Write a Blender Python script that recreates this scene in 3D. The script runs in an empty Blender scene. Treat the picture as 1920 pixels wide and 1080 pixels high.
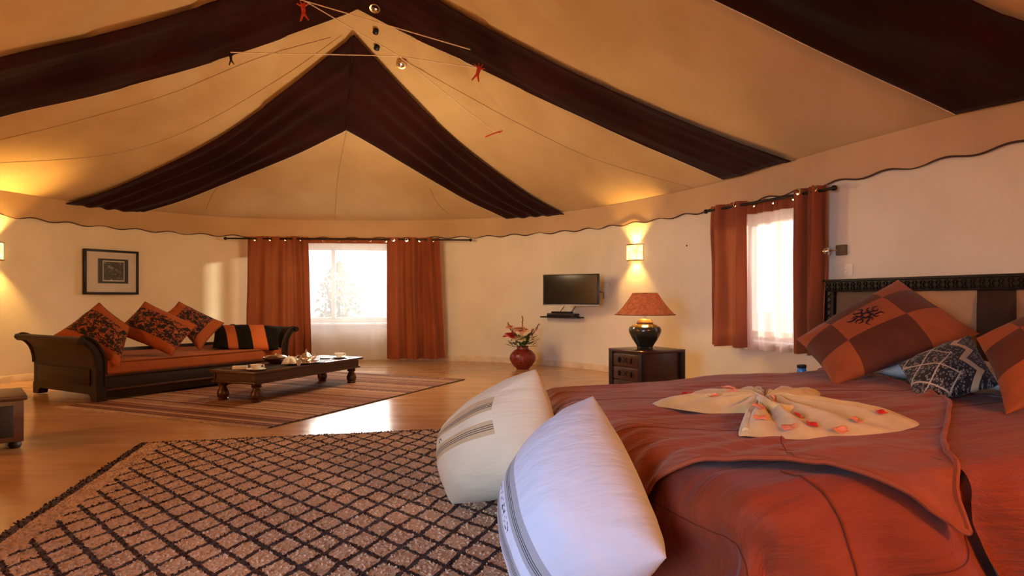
import bpy, bmesh, math, random
from mathutils import Vector, Matrix, noise
from mathutils.bvhtree import BVHTree
random.seed(7)
PI = math.pi
sc = bpy.context.scene
COL = sc.collection

# ------------------------------------------------------------------ camera
F = 1200.0; CH = 1.1; HY = 560.0           # focal length in pixels, camera height, horizon row
cam_d = bpy.data.cameras.new('camera'); cam = bpy.data.objects.new('camera', cam_d); COL.objects.link(cam)
cam.location = (0, 0, CH); cam.rotation_euler = (PI/2, 0, 0)
cam_d.sensor_width = 36; cam_d.lens = 36*F/1920; cam_d.shift_y = (HY-540)/1920
cam_d.clip_start = 0.05
sc.camera = cam

# ------------------------------------------------------------------ world, exposure
sc.view_settings.view_transform = 'Standard'; sc.view_settings.look = 'None'
sc.view_settings.gamma = 1; sc.view_settings.use_curve_mapping = False
sc.view_settings.exposure = 0.0
w = bpy.data.worlds.new('sky'); sc.world = w; w.use_nodes = True
wn = w.node_tree; bg = wn.nodes['Background']
bg.inputs['Color'].default_value = (0.55, 0.78, 1.0, 1); bg.inputs['Strength'].default_value = 2.1

def light(kind, loc, power, color, size=0.1, rot=(0,0,0), size_y=None, name='lamp_light', spot=None, blend=.5):
    l = bpy.data.lights.new(name, kind); l.energy = power; l.color = color
    if kind == 'AREA':
        l.size = size
        if size_y: l.shape = 'RECTANGLE'; l.size_y = size_y
    elif kind == 'SUN': l.angle = size
    else: l.shadow_soft_size = size
    if spot: l.spot_size = spot; l.spot_blend = blend
    o = bpy.data.objects.new(name, l); COL.objects.link(o); o.location = loc; o.rotation_euler = rot
    return o
def aim(o, target):
    o.rotation_euler = (Vector(target)-Vector(o.location)).to_track_quat('-Z', 'Y').to_euler()
WARM = (1.0, 0.50, 0.20); WARM2 = (1.0, 0.60, 0.30); COOL = (0.72, 0.84, 1.0)
# daylight of the two windows in view (just outside the openings), plus an added cool fill from behind the camera
L1 = light('AREA', (-2.9, 13.2, 2.0), 380, (1.0, .93, .82), 2.4, size_y=1.8, name='daylight_back_window'); aim(L1, (-2.4, 6, 0.2))
L2 = light('AREA', (4.6, 7.9, 1.9), 120, (.95, .93, .95), 1.6, size_y=1.6, name='daylight_right_window'); aim(L2, (0.5, 5.0, 0.4))
L3 = light('AREA', (-2.4, -2.0, 1.3), 36, (.48, .68, 1.0), 1.4, size_y=1.8, name='cool_fill_behind'); aim(L3, (-.15, 2.4, 0.45)); L3.data.spread = math.radians(55)
L7 = light('SUN', (-2, 14, 4), 9.0, (1, .88, .66), math.radians(1.5), name='low_sun'); L7.rotation_euler = Vector((-.95, -.27, -.11)).to_track_quat('-Z', 'Y').to_euler()
# warm point lights added for assumed wall lamps out of view
L4 = light('POINT', (3.0, -0.2, 2.0), 190, (1, .46, .17), .15, name='unseen_warm_light_right')
L5 = light('POINT', (-5.9, 3.4, 1.5), 150, (1, .43, .14), .15, name='unseen_warm_light_left')
L6 = light('POINT', (-1.7, 7.9, 1.95), 150, (1, .70, .38), .4, name='bounce_fill_centre')  # added warm fill standing in for window bounce; no pendant hangs here

# ------------------------------------------------------------------ pixel helpers (measuring only)
def P(x, y, d): return Vector(((x-960)/F*d, d, CH-(y-HY)/F*d))
def G(x, y, z=0.0): return P(x, y, (CH-z)*F/(y-HY))

# ------------------------------------------------------------------ material helpers
class NT:
    def __init__(s, name):
        s.m = bpy.data.materials.new(name); s.m.use_nodes = True
        s.t = s.m.node_tree; s.b = s.t.nodes['Principled BSDF']; s.out = s.t.nodes['Material Output']
    def n(s, ty, **kw):
        o = s.t.nodes.new(ty)
        for k, v in kw.items(): setattr(o, k, v)
        return o
    def set(s, sock, v):
        if hasattr(v, 'is_output'): s.t.links.new(v, sock)
        else: sock.default_value = v
    def obj(s): return s.n('ShaderNodeTexCoord').outputs['Object']
    def uv(s): return s.n('ShaderNodeTexCoord').outputs['UV']
    def sep(s, v):
        o = s.n('ShaderNodeSeparateXYZ'); s.set(o.inputs[0], v); return o.outputs
    def mapv(s, v, scale=(1,1,1), rot=(0,0,0), loc=(0,0,0)):
        o = s.n('ShaderNodeMapping'); s.set(o.inputs[0], v); o.inputs['Scale'].default_value = scale
        o.inputs['Rotation'].default_value = rot; o.inputs['Location'].default_value = loc; return o.outputs[0]
    def math(s, op, a, b=0.0, c=0.0):
        o = s.n('ShaderNodeMath', operation=op); s.set(o.inputs[0], a); s.set(o.inputs[1], b)
        s.set(o.inputs[2], c); return o.outputs[0]
    def noise(s, v, scale=5, detail=3, rough=.5, dist=0):
        o = s.n('ShaderNodeTexNoise'); s.set(o.inputs['Vector'], v); o.inputs['Scale'].default_value = scale
        o.inputs['Detail'].default_value = detail; o.inputs['Roughness'].default_value = rough
        o.inputs['Distortion'].default_value = dist; return o.outputs['Fac']
    def voro(s, v, scale=5, feature='F1', out='Distance'):
        o = s.n('ShaderNodeTexVoronoi', feature=feature); s.set(o.inputs['Vector'], v)
        o.inputs['Scale'].default_value = scale; return o.outputs[out]
    def ramp(s, f, stops, interp='LINEAR'):
        o = s.n('ShaderNodeValToRGB'); r = o.color_ramp; r.interpolation = interp
        while len(r.elements) < len(stops): r.elements.new(1)
        for e, (p, c) in zip(r.elements, stops): e.position = p; e.color = (*c, 1) if len(c) == 3 else c
        s.set(o.inputs[0], f); return o.outputs[0]
    def mix(s, f, a, b, mode='MIX'):
        o = s.n('ShaderNodeMix', data_type='RGBA', blend_type=mode)
        s.set(o.inputs[0], f); s.set(o.inputs[6], a if hasattr(a, 'is_output') else (*a, 1))
        s.set(o.inputs[7], b if hasattr(b, 'is_output') else (*b, 1)); return o.outputs[2]
    def bump(s, h, strength=.3, dist=.01):
        o = s.n('ShaderNodeBump'); o.inputs['Strength'].default_value = strength
        o.inputs['Distance'].default_value = dist; s.set(o.inputs['Height'], h)
        s.t.links.new(o.outputs[0], s.b.inputs['Normal'])
    def fin(s, color=None, rough=.6, metal=0, spec=.5, sheen=0, emis=None, estr=0):
        if color is not None: s.set(s.b.inputs['Base Color'], color if hasattr(color, 'is_output') else (*color, 1))
        s.set(s.b.inputs['Roughness'], rough); s.b.inputs['Metallic'].default_value = metal
        s.b.inputs['Specular IOR Level'].default_value = spec
        s.b.inputs['Sheen Weight'].default_value = sheen
        if sheen: s.b.inputs['Sheen Roughness'].default_value = .45
        if emis is not None:
            s.set(s.b.inputs['Emission Color'], emis if hasattr(emis, 'is_output') else (*emis, 1)); s.b.inputs['Emission Strength'].default_value = estr
        return s.m
def plain(name, c, rough=.6, metal=0, spec=.5, var=.15, scale=8, bump=.1, bscale=60, sheen=0, stretch=(1,1,1)):
    m = NT(name); v = m.mapv(m.obj(), stretch)
    f = m.noise(v, scale, 4)
    c2 = tuple(max(0, x*(1-var)) for x in c); c3 = tuple(min(1, x*(1+var)) for x in c)
    col = m.ramp(f, [(.3, c2), (.7, c3)])
    if bump: m.bump(m.noise(v, bscale, 3), bump, .004)
    return m.fin(col, rough, metal, spec, sheen)
def cloth(name, c, var=.12, rough=.85, weave=500, sheen=.05, scale=3, bump=.25):
    m = NT(name); v = m.obj(); f = m.noise(v, scale, 4, .6); f2 = m.noise(v, weave, 2)
    c2 = tuple(x*(1-var) for x in c); c3 = tuple(min(1, x*(1+var)) for x in c)
    m.bump(f2, bump, .002)
    return m.fin(m.ramp(f, [(.3, c2), (.7, c3)]), rough, sheen=sheen, spec=.2)

M = {}
# wall plaster
m = NT('wall_plaster'); v = m.obj()
m.bump(m.noise(v, 9, 5, .6), .25, .01)
M['wall'] = m.fin(m.ramp(m.noise(v, 1.3, 5, .6), [(.3, (.70, .61, .44)), (.7, (.80, .71, .54))]), .75, spec=.25)
# polished floor
m = NT('polished_floor'); v = m.obj()
f = m.noise(v, .8, 4, .5); f2 = m.noise(m.mapv(v, (.6, 3, 1), (0, 0, .35)), 2, 4, .55)
col = m.mix(.4, m.ramp(f, [(.3, (.38, .19, .09)), (.7, (.56, .33, .17))]), m.ramp(f2, [(.3, (.36, .19, .09)), (.7, (.56, .34, .18))]))
m.bump(m.noise(v, 2.5, 2), .05, .02)
M['floor'] = m.fin(col, m.ramp(f2, [(.3, (.16,)*3), (.75, (.26,)*3)]), spec=.55)
# tent fabrics
def tent(name, a, b, bmp=.2, tr=0):
    m = NT(name); v = m.obj()
    m.bump(m.noise(m.mapv(v, (1, 1, .4)), 5, 4), bmp, .03)
    return m.fin(m.ramp(m.noise(v, 1.2, 5), [(.3, a), (.7, b)]), .9, spec=.1, sheen=.05)
M['tent_cream'] = tent('cream_tent_cloth', (.47, .32, .155), (.57, .41, .22))
M['tent_seam'] = tent('tent_seam_cloth', (.42, .29, .16), (.50, .36, .2))
M['tent_band'] = tent('maroon_tent_cloth', (.015, .0028, .002), (.028, .005, .0035), .3)
M['piping_light'] = plain('pale_piping', (.62, .5, .36), .8)
M['cord_dark'] = plain('dark_cord', (.05, .018, .012), .8)
M['valance'] = tent('valance_cloth', (.48, .32, .17), (.58, .40, .22))
M['wood_dark'] = plain('dark_wood', (.013, .0042, .0026), .5, spec=.3, var=.45, scale=6, stretch=(1, 8, 8), bump=.2)
M['wood_red'] = plain('red_brown_wood', (.05, .014, .007), .3, var=.4, scale=5, stretch=(1, 7, 7), bump=.12)
M['wood_black'] = plain('black_carved_wood', (.008, .0055, .005), .45, spec=.3, var=.4, bump=.5, bscale=40)
M['iron'] = plain('black_iron', (.012, .01, .01), .4, .6)
M['rust'] = cloth('rust_cushion_cloth', (.30, .075, .022), .12)
M['rust_dark'] = cloth('rust_piping', (.2, .05, .018), .12)
M['white_ceramic'] = plain('white_ceramic', (.8, .8, .8), .15, bump=0, var=.03)
M['silver'] = plain('silver_metal', (.75, .7, .62), .22, 1, var=.1, bump=.2, bscale=50)
M['chrome'] = plain('chrome_metal', (.8, .8, .8), .12, 1, var=.05, bump=0)
M['brass'] = plain('brass_metal', (.6, .42, .2), .3, 1, var=.1, bump=0)
M['plastic_black'] = plain('black_plastic', (.012, .012, .013), .3, bump=0)
M['plastic_grey'] = plain('grey_plastic', (.35, .35, .36), .35, bump=0)
M['switch'] = plain('cream_plastic', (.75, .68, .55), .4, bump=0, var=.03)
M['linen'] = cloth('white_linen', (.68, .66, .62), .06)
M['mattress'] = cloth('mattress_cloth', (.6, .52, .42), .05)
M['green'] = plain('green_leaf', (.05, .13, .03), .5, var=.5, scale=20)
M['red_petal'] = plain('red_petal', (.62, .02, .02), .5, var=.2, scale=30)
M['pink_petal'] = plain('salmon_petal', (.8, .26, .14), .5, var=.2, scale=30)
M['cream_petal'] = plain('cream_petal', (.75, .6, .35), .6)
M['peach_petal'] = plain('peach_petal', (.8, .36, .2), .6)
M['blue_bottle'] = plain('blue_plastic', (.04, .28, .75), .2, bump=0)
M['mat_board'] = plain('mat_board', (.55, .5, .42), .8, var=.04)
M['figure_red'] = plain('red_wood_figure', (.55, .05, .02), .6)
M['figure_black'] = plain('black_wood_figure', (.01, .008, .008), .6)
M['string'] = plain('pale_string', (.8, .65, .5), .8)
M['ground'] = plain('outside_ground', (.5, .45, .38), .9)
# glass
m = NT('window_glass'); tr = m.n('ShaderNodeBsdfTransparent'); gl = m.n('ShaderNodeBsdfGlossy'); gl.inputs['Roughness'].default_value = .02
mx = m.n('ShaderNodeMixShader'); mx.inputs[0].default_value = .06
m.t.links.new(tr.outputs[0], mx.inputs[1]); m.t.links.new(gl.outputs[0], mx.inputs[2]); m.t.links.new(mx.outputs[0], m.out.inputs['Surface'])
M['glass'] = m.m
# sheer
def sheer(name, c, tfac, warm):
    m = NT(name); tr = m.n('ShaderNodeBsdfTransparent'); tl = m.n('ShaderNodeBsdfTranslucent'); df = m.n('ShaderNodeBsdfDiffuse')
    tl.inputs[0].default_value = (*c, 1); df.inputs[0].default_value = (*warm, 1)
    tr.inputs[0].default_value = (1, 1, 1, 1)
    a = m.n('ShaderNodeMixShader'); a.inputs[0].default_value = .45
    b = m.n('ShaderNodeMixShader'); b.inputs[0].default_value = tfac
    m.t.links.new(tl.outputs[0], a.inputs[1]); m.t.links.new(df.outputs[0], a.inputs[2])
    m.t.links.new(a.outputs[0], b.inputs[1]); m.t.links.new(tr.outputs[0], b.inputs[2])
    m.t.links.new(b.outputs[0], m.out.inputs['Surface']); return m.m
M['sheer'] = sheer('white_sheer', (.6, .57, .58), .55, (.8, .72, .64))
M['sheer_pink'] = sheer('peach_sheer', (.9, .68, .56), .38, (.85, .6, .48))
# curtain
def curtain_mat():
    m = NT('rust_curtain_cloth'); v = m.obj(); f = m.noise(m.mapv(v, (1, 1, .3)), 4, 4)
    col = m.ramp(f, [(.3, (.19, .043, .014)), (.7, (.29, .07, .023))])
    m.bump(m.noise(v, 300, 2), .2, .002)
    m.fin(col, .75, spec=.2, sheen=.12)
    tl = m.n('ShaderNodeBsdfTranslucent'); tl.inputs[0].default_value = (.6, .15, .04, 1)
    a = m.n('ShaderNodeMixShader'); a.inputs[0].default_value = .05
    m.t.links.new(m.b.outputs[0], a.inputs[1]); m.t.links.new(tl.outputs[0], a.inputs[2]); m.t.links.new(a.outputs[0], m.out.inputs['Surface'])
    return m.m
M['curtain'] = curtain_mat()
# bed cloth
def bed_mat(name, a, b):
    m = NT(name); v = m.obj(); uv = m.uv(); f = m.noise(v, 2.2, 5, .6)
    f2 = m.noise(m.mapv(uv, (3, 26, 1)), 1.6, 4, .6, .5)
    col = m.mix(.35, m.ramp(f, [(.3, a), (.7, b)]), m.ramp(f2, [(.35, a), (.65, b)]))
    h = m.math('ADD', m.noise(m.mapv(uv, (4, 20, 1)), 1.5, 4, .55, .8), m.math('MULTIPLY', m.noise(v, 350, 2), .03))
    m.bump(h, .6, .03)
    return m.fin(col, .7, spec=.2, sheen=.1)
M['bedspread'] = bed_mat('rust_bedspread', (.17, .024, .008), (.27, .042, .012))
M['throw'] = bed_mat('rust_throw', (.22, .040, .012), (.31, .062, .018))
M['bed_seam'] = cloth('bedspread_seam', (.13, .022, .008))
# patchwork cushion (uv)
m = NT('patchwork_leather'); u = m.sep(m.uv())
s = m.math('ADD', m.math('ADD', m.math('GREATER_THAN', u[0], .21), m.math('GREATER_THAN', u[0], .68)), m.math('ADD', m.math('GREATER_THAN', u[1], .24), m.math('GREATER_THAN', u[1], .62)))
k = m.math('MODULO', s, 2.0); v = m.obj(); f = m.noise(v, 5, 5)
m.bump(m.noise(v, 90, 3), .2, .004)
M['patch'] = m.fin(m.mix(k, m.ramp(f, [(.3, (.26, .058, .016)), (.7, (.34, .08, .022))]), m.ramp(f, [(.3, (.075, .018, .01)), (.7, (.11, .026, .013))])), .65, spec=.3, sheen=.05)
# sofa cushion pattern
def sofa_pat():
    m = NT('patterned_cushion_cloth'); uv = m.uv(); u = m.sep(uv)
    edge = m.math('ADD', m.math('LESS_THAN', u[1], .2), m.math('GREATER_THAN', u[1], .8))
    n1 = m.noise(uv, 11, 3, .6, 1.6); n2 = m.voro(uv, 15)
    pat = m.mix(m.math('GREATER_THAN', n1, .52), (.012, .012, .014), (.24, .045, .018))
    pat = m.mix(m.math('LESS_THAN', n2, .22), pat, (.03, .03, .03))
    pat = m.mix(m.math('COMPARE', n1, .6, .015), pat, (.36, .17, .08))
    m.bump(m.noise(uv, 200, 2), .2, .002)
    return m.fin(m.mix(edge, pat, (.31, .075, .02)), .8, spec=.2, sheen=.05)
M['sofa_pat'] = sofa_pat()
m = NT('striped_bolster_cloth'); u = m.sep(m.uv()); f = m.math('ADD', u[0], m.math('MULTIPLY', u[1], -.12))
M['stripe_bolster'] = m.fin(m.ramp(f, [(0, (.008, .006, .004)), (.12, (.42, .10, .03)), (.27, (.010, .008, .005)), (.50, (.48, .12, .035)), (.73, (.008, .006, .004))], 'CONSTANT'), .9, spec=.08)
# blue-black zigzag cushion
m = NT('zigzag_cushion_cloth'); uv = m.uv(); u = m.sep(uv)
dots = m.voro(uv, 30); dark = m.mix(m.math('COMPARE', dots, .33, .07), (.008, .008, .012), (.30, .28, .26))
tri = m.math('MULTIPLY', m.math('PINGPONG', m.math('MULTIPLY', u[1], 5.0), 1.0), .16)
def band(c, wd): return m.math('COMPARE', m.math('ADD', u[0], tri), c, wd)
col = m.mix(band(.86, .075), dark, (.012, .012, .02)); col = m.mix(band(.86, .05), col, (.5, .37, .22))
# small diamond outlines
a = m.math('PINGPONG', m.math('MULTIPLY', u[0], 5.0), 1.0); b = m.math('PINGPONG', m.math('MULTIPLY', u[1], 5.0), 1.0)
ln = m.math('MULTIPLY', m.math('COMPARE', m.math('ADD', a, b), 1.0, .07), m.math('LESS_THAN', u[0], .62))
col = m.mix(ln, col, (.45, .38, .28))
M['zigzag'] = m.fin(col, .8, sheen=.1)
# floor pillows (uv): off-white with woven grey bands
def floor_pillow(name, base, bandc, lo, hi, vmax, marks, swap=False):
    m = NT(name); uv = m.uv(); u = m.sep(uv)
    if swap: u = (u[1], u[0])
    inb = m.math('MULTIPLY', m.math('GREATER_THAN', u[0], lo), m.math('LESS_THAN', u[0], hi))
    inb = m.math('MULTIPLY', inb, m.math('LESS_THAN', u[1], vmax))
    q = m.math('DIVIDE', m.math('SUBTRACT', u[0], lo), hi-lo)
    B = base; D = (.045, .045, .05)
    stops = [(0, bandc), (.12, D), (.14, bandc), (.17, D), (.19, bandc), (.22, D), (.24, bandc), (.34, B), (.60, bandc), (.70, D), (.72, bandc), (.75, D), (.77, bandc), (.80, D), (.82, bandc)]
    col = m.mix(inb, m.ramp(m.noise(m.obj(), 5, 4), [(.3, tuple(x*.93 for x in base)), (.7, base)]), m.ramp(q, stops, 'CONSTANT'))
    mk = m.math('MULTIPLY', m.math('GREATER_THAN', m.noise(m.mapv(uv, (60, 35, 1)), 1, 1), .55), m.math('MULTIPLY', m.math('COMPARE', q, .47, .07), m.math('COMPARE', u[1], marks, .17)))
    col = m.mix(mk, col, (.02, .02, .03))
    hh = m.math('ADD', m.noise(m.mapv(uv, (3, 9, 1), (0, 0, .3)), 1.6, 3), m.math('MULTIPLY', m.noise(uv, 300, 2), .06))
    m.bump(hh, .3, .03)
    return m.fin(col, .85, spec=.15, sheen=.1)
M['pillow_cream'] = floor_pillow('cream_floor_pillow', (.56, .49, .35), (.42, .31, .17), .42, .76, .78, .12, True)
M['pillow_white'] = floor_pillow('white_floor_pillow', (.47, .50, .60), (.27, .27, .30), .13, .42, 1.1, .42)
# shag rug
def rug_mat():
    m = NT('shag_rug_pile'); v = m.obj(); c = m.sep(v)
    wob = m.math('MULTIPLY', m.math('SUBTRACT', m.noise(v, 6, 2), .5), .035)
    wob2 = m.math('MULTIPLY', m.math('SUBTRACT', m.noise(v, 55, 2), .5), .018)
    x = m.math('ADD', m.math('ADD', c[0], wob), wob2); y = m.math('ADD', m.math('SUBTRACT', c[1], wob), wob2)
    a = m.math('PINGPONG', m.math('DIVIDE', m.math('ADD', x, 10.0), .0825), 1.0)
    b = m.math('PINGPONG', m.math('DIVIDE', m.math('ADD', y, 10.0), .125), 1.0)
    dline = m.math('ABSOLUTE', m.math('SUBTRACT', m.math('ADD', a, b), 1.0))
    line = m.math('LESS_THAN', dline, .185)
    # plain margin and dark border
    mar = m.math('LESS_THAN', c[0], .17)
    line = m.math('MULTIPLY', line, m.math('SUBTRACT', 1.0, mar))
    edge = m.math('MAXIMUM', m.math('LESS_THAN', x, .055), m.math('MAXIMUM', m.math('GREATER_THAN', y, -.03), m.math('GREATER_THAN', c[0], 2.82)))
    line = m.math('MAXIMUM', line, edge)
    f = m.noise(v, 120, 2); f2 = m.noise(v, 2.5, 3)
    cream = m.mix(.5, m.ramp(f, [(.3, (.32, .20, .12)), (.7, (.62, .43, .28))]), m.ramp(f2, [(.3, (.48, .31, .19)), (.7, (.62, .43, .28))]))
    return m.fin(m.mix(line, cream, m.ramp(f, [(.3, (.022, .008, .006)), (.7, (.06, .022, .014))])), .95, spec=.1, sheen=.1)
M['shag'] = rug_mat()
# striped kilim
m = NT('striped_kilim'); v = m.obj(); c = m.sep(v)
def wn_(x):
    o = m.n('ShaderNodeTexWhiteNoise', noise_dimensions='1D'); m.set(o.inputs['W'], x); return o.outputs['Value']
r1 = wn_(m.math('FLOOR', m.math('MULTIPLY', c[0], 26))); r2 = wn_(m.math('FLOOR', m.math('MULTIPLY', c[0], 70)))
col = m.ramp(r1, [(0, (.27, .13, .085)), (.25, (.34, .19, .125)), (.5, (.23, .10, .065)), (.68, (.37, .22, .15)), (.86, (.16, .065, .045))], 'CONSTANT')
dash = m.math('GREATER_THAN', m.noise(m.mapv(v, (1, 14, 1)), 3, 2), .4)
col = m.mix(m.math('MULTIPLY', m.math('GREATER_THAN', r2, .78), dash), col, (.055, .022, .02))
m.bump(m.noise(m.mapv(v, (80, 10, 1)), 3, 2), .4, .004)
M['kilim'] = m.fin(col, .95, spec=.1)
# headboard leathers
M['pad_grey'] = cloth('grey_brown_pad', (.13, .085, .05)); M['pad_tan'] = cloth('tan_pad', (.45, .25, .12)); M['pad_dark'] = cloth('dark_brown_pad', (.05, .022, .012))
# lamp parts
m = NT('orange_lampshade'); v = m.obj()
f = m.noise(v, 14, 5, .7, 2)
col = m.ramp(f, [(.35, (.62, .20, .06)), (.6, (.88, .42, .17))]); m.fin(col, .7)
tl = m.n('ShaderNodeBsdfTranslucent'); m.t.links.new(col, tl.inputs[0]); a = m.n('ShaderNodeMixShader'); a.inputs[0].default_value = .5
m.t.links.new(m.b.outputs[0], a.inputs[1]); m.t.links.new(tl.outputs[0], a.inputs[2]); m.t.links.new(a.outputs[0], m.out.inputs['Surface'])
M['shade'] = m.m
m = NT('glazed_green_ceramic'); v = m.obj(); z = m.sep(v)[2]
col = m.ramp(m.math('ADD', z, m.math('MULTIPLY', m.noise(v, 12, 3), .06)), [(.18, (.012, .014, .01)), (.27, (.05, .04, .018)), (.36, (.30, .16, .05))])
m.bump(m.noise(v, 25, 3), .2, .006); M['lamp_body'] = m.fin(col, .18)
m = NT('red_carved_vase'); v = m.obj(); f = m.voro(v, 28, 'DISTANCE_TO_EDGE'); m.bump(f, .6, .01)
M['vase'] = m.fin(m.ramp(f, [(.02, (.05, .006, .006)), (.12, (.24, .022, .014))]), .3)
m = NT('mosaic_sconce_glass'); v = m.obj(); f = m.voro(v, 30); f2 = m.noise(v, 12, 2)
col = m.ramp(f2, [(.35, (1, .62, .10)), (.6, (1, .8, .35))])
M['sconce'] = m.fin((.8, .5, .15), .4, emis=col, estr=2.2)
m = NT('tv_screen'); M['screen'] = m.fin((.004, .005, .006), .12, spec=.35)
m = NT('photo_print'); v = m.uv(); f = m.noise(v, 4.5, 6, .65, 1.2)
M['print'] = m.fin(m.ramp(f, [(.4, (.012, .010, .010)), (.55, (.07, .055, .045)), (.72, (.42, .36, .3))]), .3)
m = NT('cream_towel'); v = m.obj(); f = m.noise(v, 9, 3)
m.bump(m.noise(v, 260, 3), .5, .004)
M['towel'] = m.fin(m.ramp(f, [(.3, (.56, .40, .16)), (.7, (.70, .53, .25))]), .95, spec=.1, sheen=.3)

# ------------------------------------------------------------------ object helpers
TF = {}
def tag(o, label=None, cat=None, group=None, kind=None):
    if label: o['label'] = label
    if cat: o['category'] = cat
    if group: o['group'] = group
    if kind: o['kind'] = kind
    return o
def thing(name, label, cat, loc=(0, 0, 0), rz=0, group=None, kind=None):
    o = bpy.data.objects.new(name, None); COL.objects.link(o); o.location = loc; o.rotation_euler = (0, 0, rz)
    o.empty_display_size = .1
    TF[o] = Matrix.Translation(Vector(loc)) @ Matrix.Rotation(rz, 4, 'Z')
    return tag(o, label, cat, group, kind)
class MB:
    def __init__(s): s.v = []; s.f = []; s.uv = {}
    def add(s, vs, fs):
        b = len(s.v); s.v += [Vector(p) for p in vs]; s.f += [tuple(i+b for i in f) for f in fs]; return s
    def box(s, lo, hi, bev=0.0, seg=2):
        bm = bmesh.new(); bmesh.ops.create_cube(bm, size=1)
        lo = Vector(lo); hi = Vector(hi); c = (lo+hi)/2; d = hi-lo
        for q in bm.verts: q.co = Vector((q.co.x*d.x+c.x, q.co.y*d.y+c.y, q.co.z*d.z+c.z))
        if bev: bmesh.ops.bevel(bm, geom=bm.edges[:], offset=bev, segments=seg, affect='EDGES', profile=.5)
        s.frombm(bm); return s
    def frombm(s, bm):
        bm.verts.index_update(); s.add([q.co.copy() for q in bm.verts], [tuple(x.index for x in f.verts) for f in bm.faces]); bm.free()
    def tube(s, pts, r, n=8, caps=True):
        pts = [Vector(p) for p in pts]; vs = []; N = len(pts)
        rr = r if isinstance(r, (list, tuple)) else [r]*N
        up = None
        for i, p in enumerate(pts):
            t = (pts[min(i+1, N-1)]-pts[max(i-1, 0)])
            t = t.normalized() if t.length > 1e-9 else Vector((0, 0, 1))
            if up is None: up = t.orthogonal().normalized()
            a = (up - t*up.dot(t)); a = a.normalized() if a.length > 1e-6 else t.orthogonal().normalized(); up = a; b = t.cross(a)
            for k in range(n): vs.append(p+(a*math.cos(2*PI*k/n)+b*math.sin(2*PI*k/n))*rr[i])
        fs = [(i*n+k, i*n+(k+1) % n, (i+1)*n+(k+1) % n, (i+1)*n+k) for i in range(N-1) for k in range(n)]
        if caps: fs += [tuple(range(n))[::-1], tuple((N-1)*n+k for k in range(n))]
        return s.add(vs, fs)
    def lathe(s, prof, n=24, c=(0, 0, 0), a0=0, a1=2*PI):
        full = abs(a1-a0-2*PI) < 1e-6; m_ = n if full else n+1; vs = []
        for r, z in prof:
            for k in range(m_):
                a = a0+(a1-a0)*k/n; vs.append((c[0]+r*math.cos(a), c[1]+r*math.sin(a), c[2]+z))
        fs = []
        for i in range(len(prof)-1):
            for k in range(n):
                k2 = (k+1) % m_; fs.append((i*m_+k, i*m_+k2, (i+1)*m_+k2, (i+1)*m_+k))
        return s.add(vs, fs)
    def grid(s, fn, nu, nv, uv=True, flip=False):
        b = len(s.v)
        for i in range(nu+1):
            for j in range(nv+1):
                s.v.append(Vector(fn(i/nu, j/nv)))
                if uv: s.uv[len(s.v)-1] = (i/nu, j/nv)
        for i in range(nu):
            for j in range(nv):
                q = (b+i*(nv+1)+j, b+(i+1)*(nv+1)+j, b+(i+1)*(nv+1)+j+1, b+i*(nv+1)+j+1)
                s.f.append(q[::-1] if flip else q)
        return s
    def prism(s, poly, y0, y1, axis='y', bev=0):
        # polygon in (x,z) extruded along y (or polygon (x,y) along z)
        bm = bmesh.new()
        if axis == 'y': a = [bm.verts.new((x, y0, z)) for x, z in poly]; b = [bm.verts.new((x, y1, z)) for x, z in poly]
        elif axis == 'x': a = [bm.verts.new((y0, x, z)) for x, z in poly]; b = [bm.verts.new((y1, x, z)) for x, z in poly]
        else: a = [bm.verts.new((x, y, y0)) for x, y in poly]; b = [bm.verts.new((x, y, y1)) for x, y in poly]
        bm.faces.new(a); bm.faces.new(b[::-1]); n = len(a)
        for i in range(n): bm.faces.new((a[(i+1) % n], a[i], b[i], b[(i+1) % n]))
        bmesh.ops.recalc_face_normals(bm, faces=bm.faces[:])
        if bev: bmesh.ops.bevel(bm, geom=bm.edges[:], offset=bev, segments=1, affect='EDGES')
        s.frombm(bm); return s
    def build(s, name, mat, parent=None, smooth=True, world=False, angle=40):
        vs = s.v
        if world and parent is not None and parent in TF:
            inv = TF[parent].inverted(); vs = [inv @ p for p in vs]
        me = bpy.data.meshes.new(name); me.from_pydata([tuple(p) for p in vs], [], s.f); me.update()
        if s.uv:
            l = me.uv_layers.new(name='UVMap')
            for lp in me.loops: l.data[lp.index].uv = s.uv.get(lp.vertex_index, (0, 0))
        me.materials.append(M[mat] if isinstance(mat, str) else mat)
        if smooth:
            me.polygons.foreach_set('use_smooth', [True]*len(me.polygons))
            if angle: me.set_sharp_from_angle(angle=math.radians(angle))
        o = bpy.data.objects.new(name, me); COL.objects.link(o)
        if parent is not None: o.parent = parent; TF[o] = TF.get(parent, Matrix())
        return o
def smoothpath(pts, n=8, closed=False):
    pts = [Vector(p) for p in pts]; N = len(pts); out = []
    for i in range(N if closed else N-1):
        g = (lambda k: pts[k % N]) if closed else (lambda k: pts[max(0, min(N-1, k))])
        p0, p1, p2, p3 = g(i-1), g(i), g(i+1), g(i+2)
        for k in range(n):
            t = k/n
            out.append(.5*((2*p1)+(-p0+p2)*t+(2*p0-5*p1+4*p2-p3)*t*t+(-p0+3*p1-3*p2+p3)*t**3))
    if not closed: out.append(pts[-1])
    return out
def solid(o, t, off=0):
    md = o.modifiers.new('thickness', 'SOLIDIFY'); md.thickness = t; md.offset = off; return o
def nz(x, y, z=0, s=1): return noise.noise(Vector((x*s, y*s, z*s)))

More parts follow.
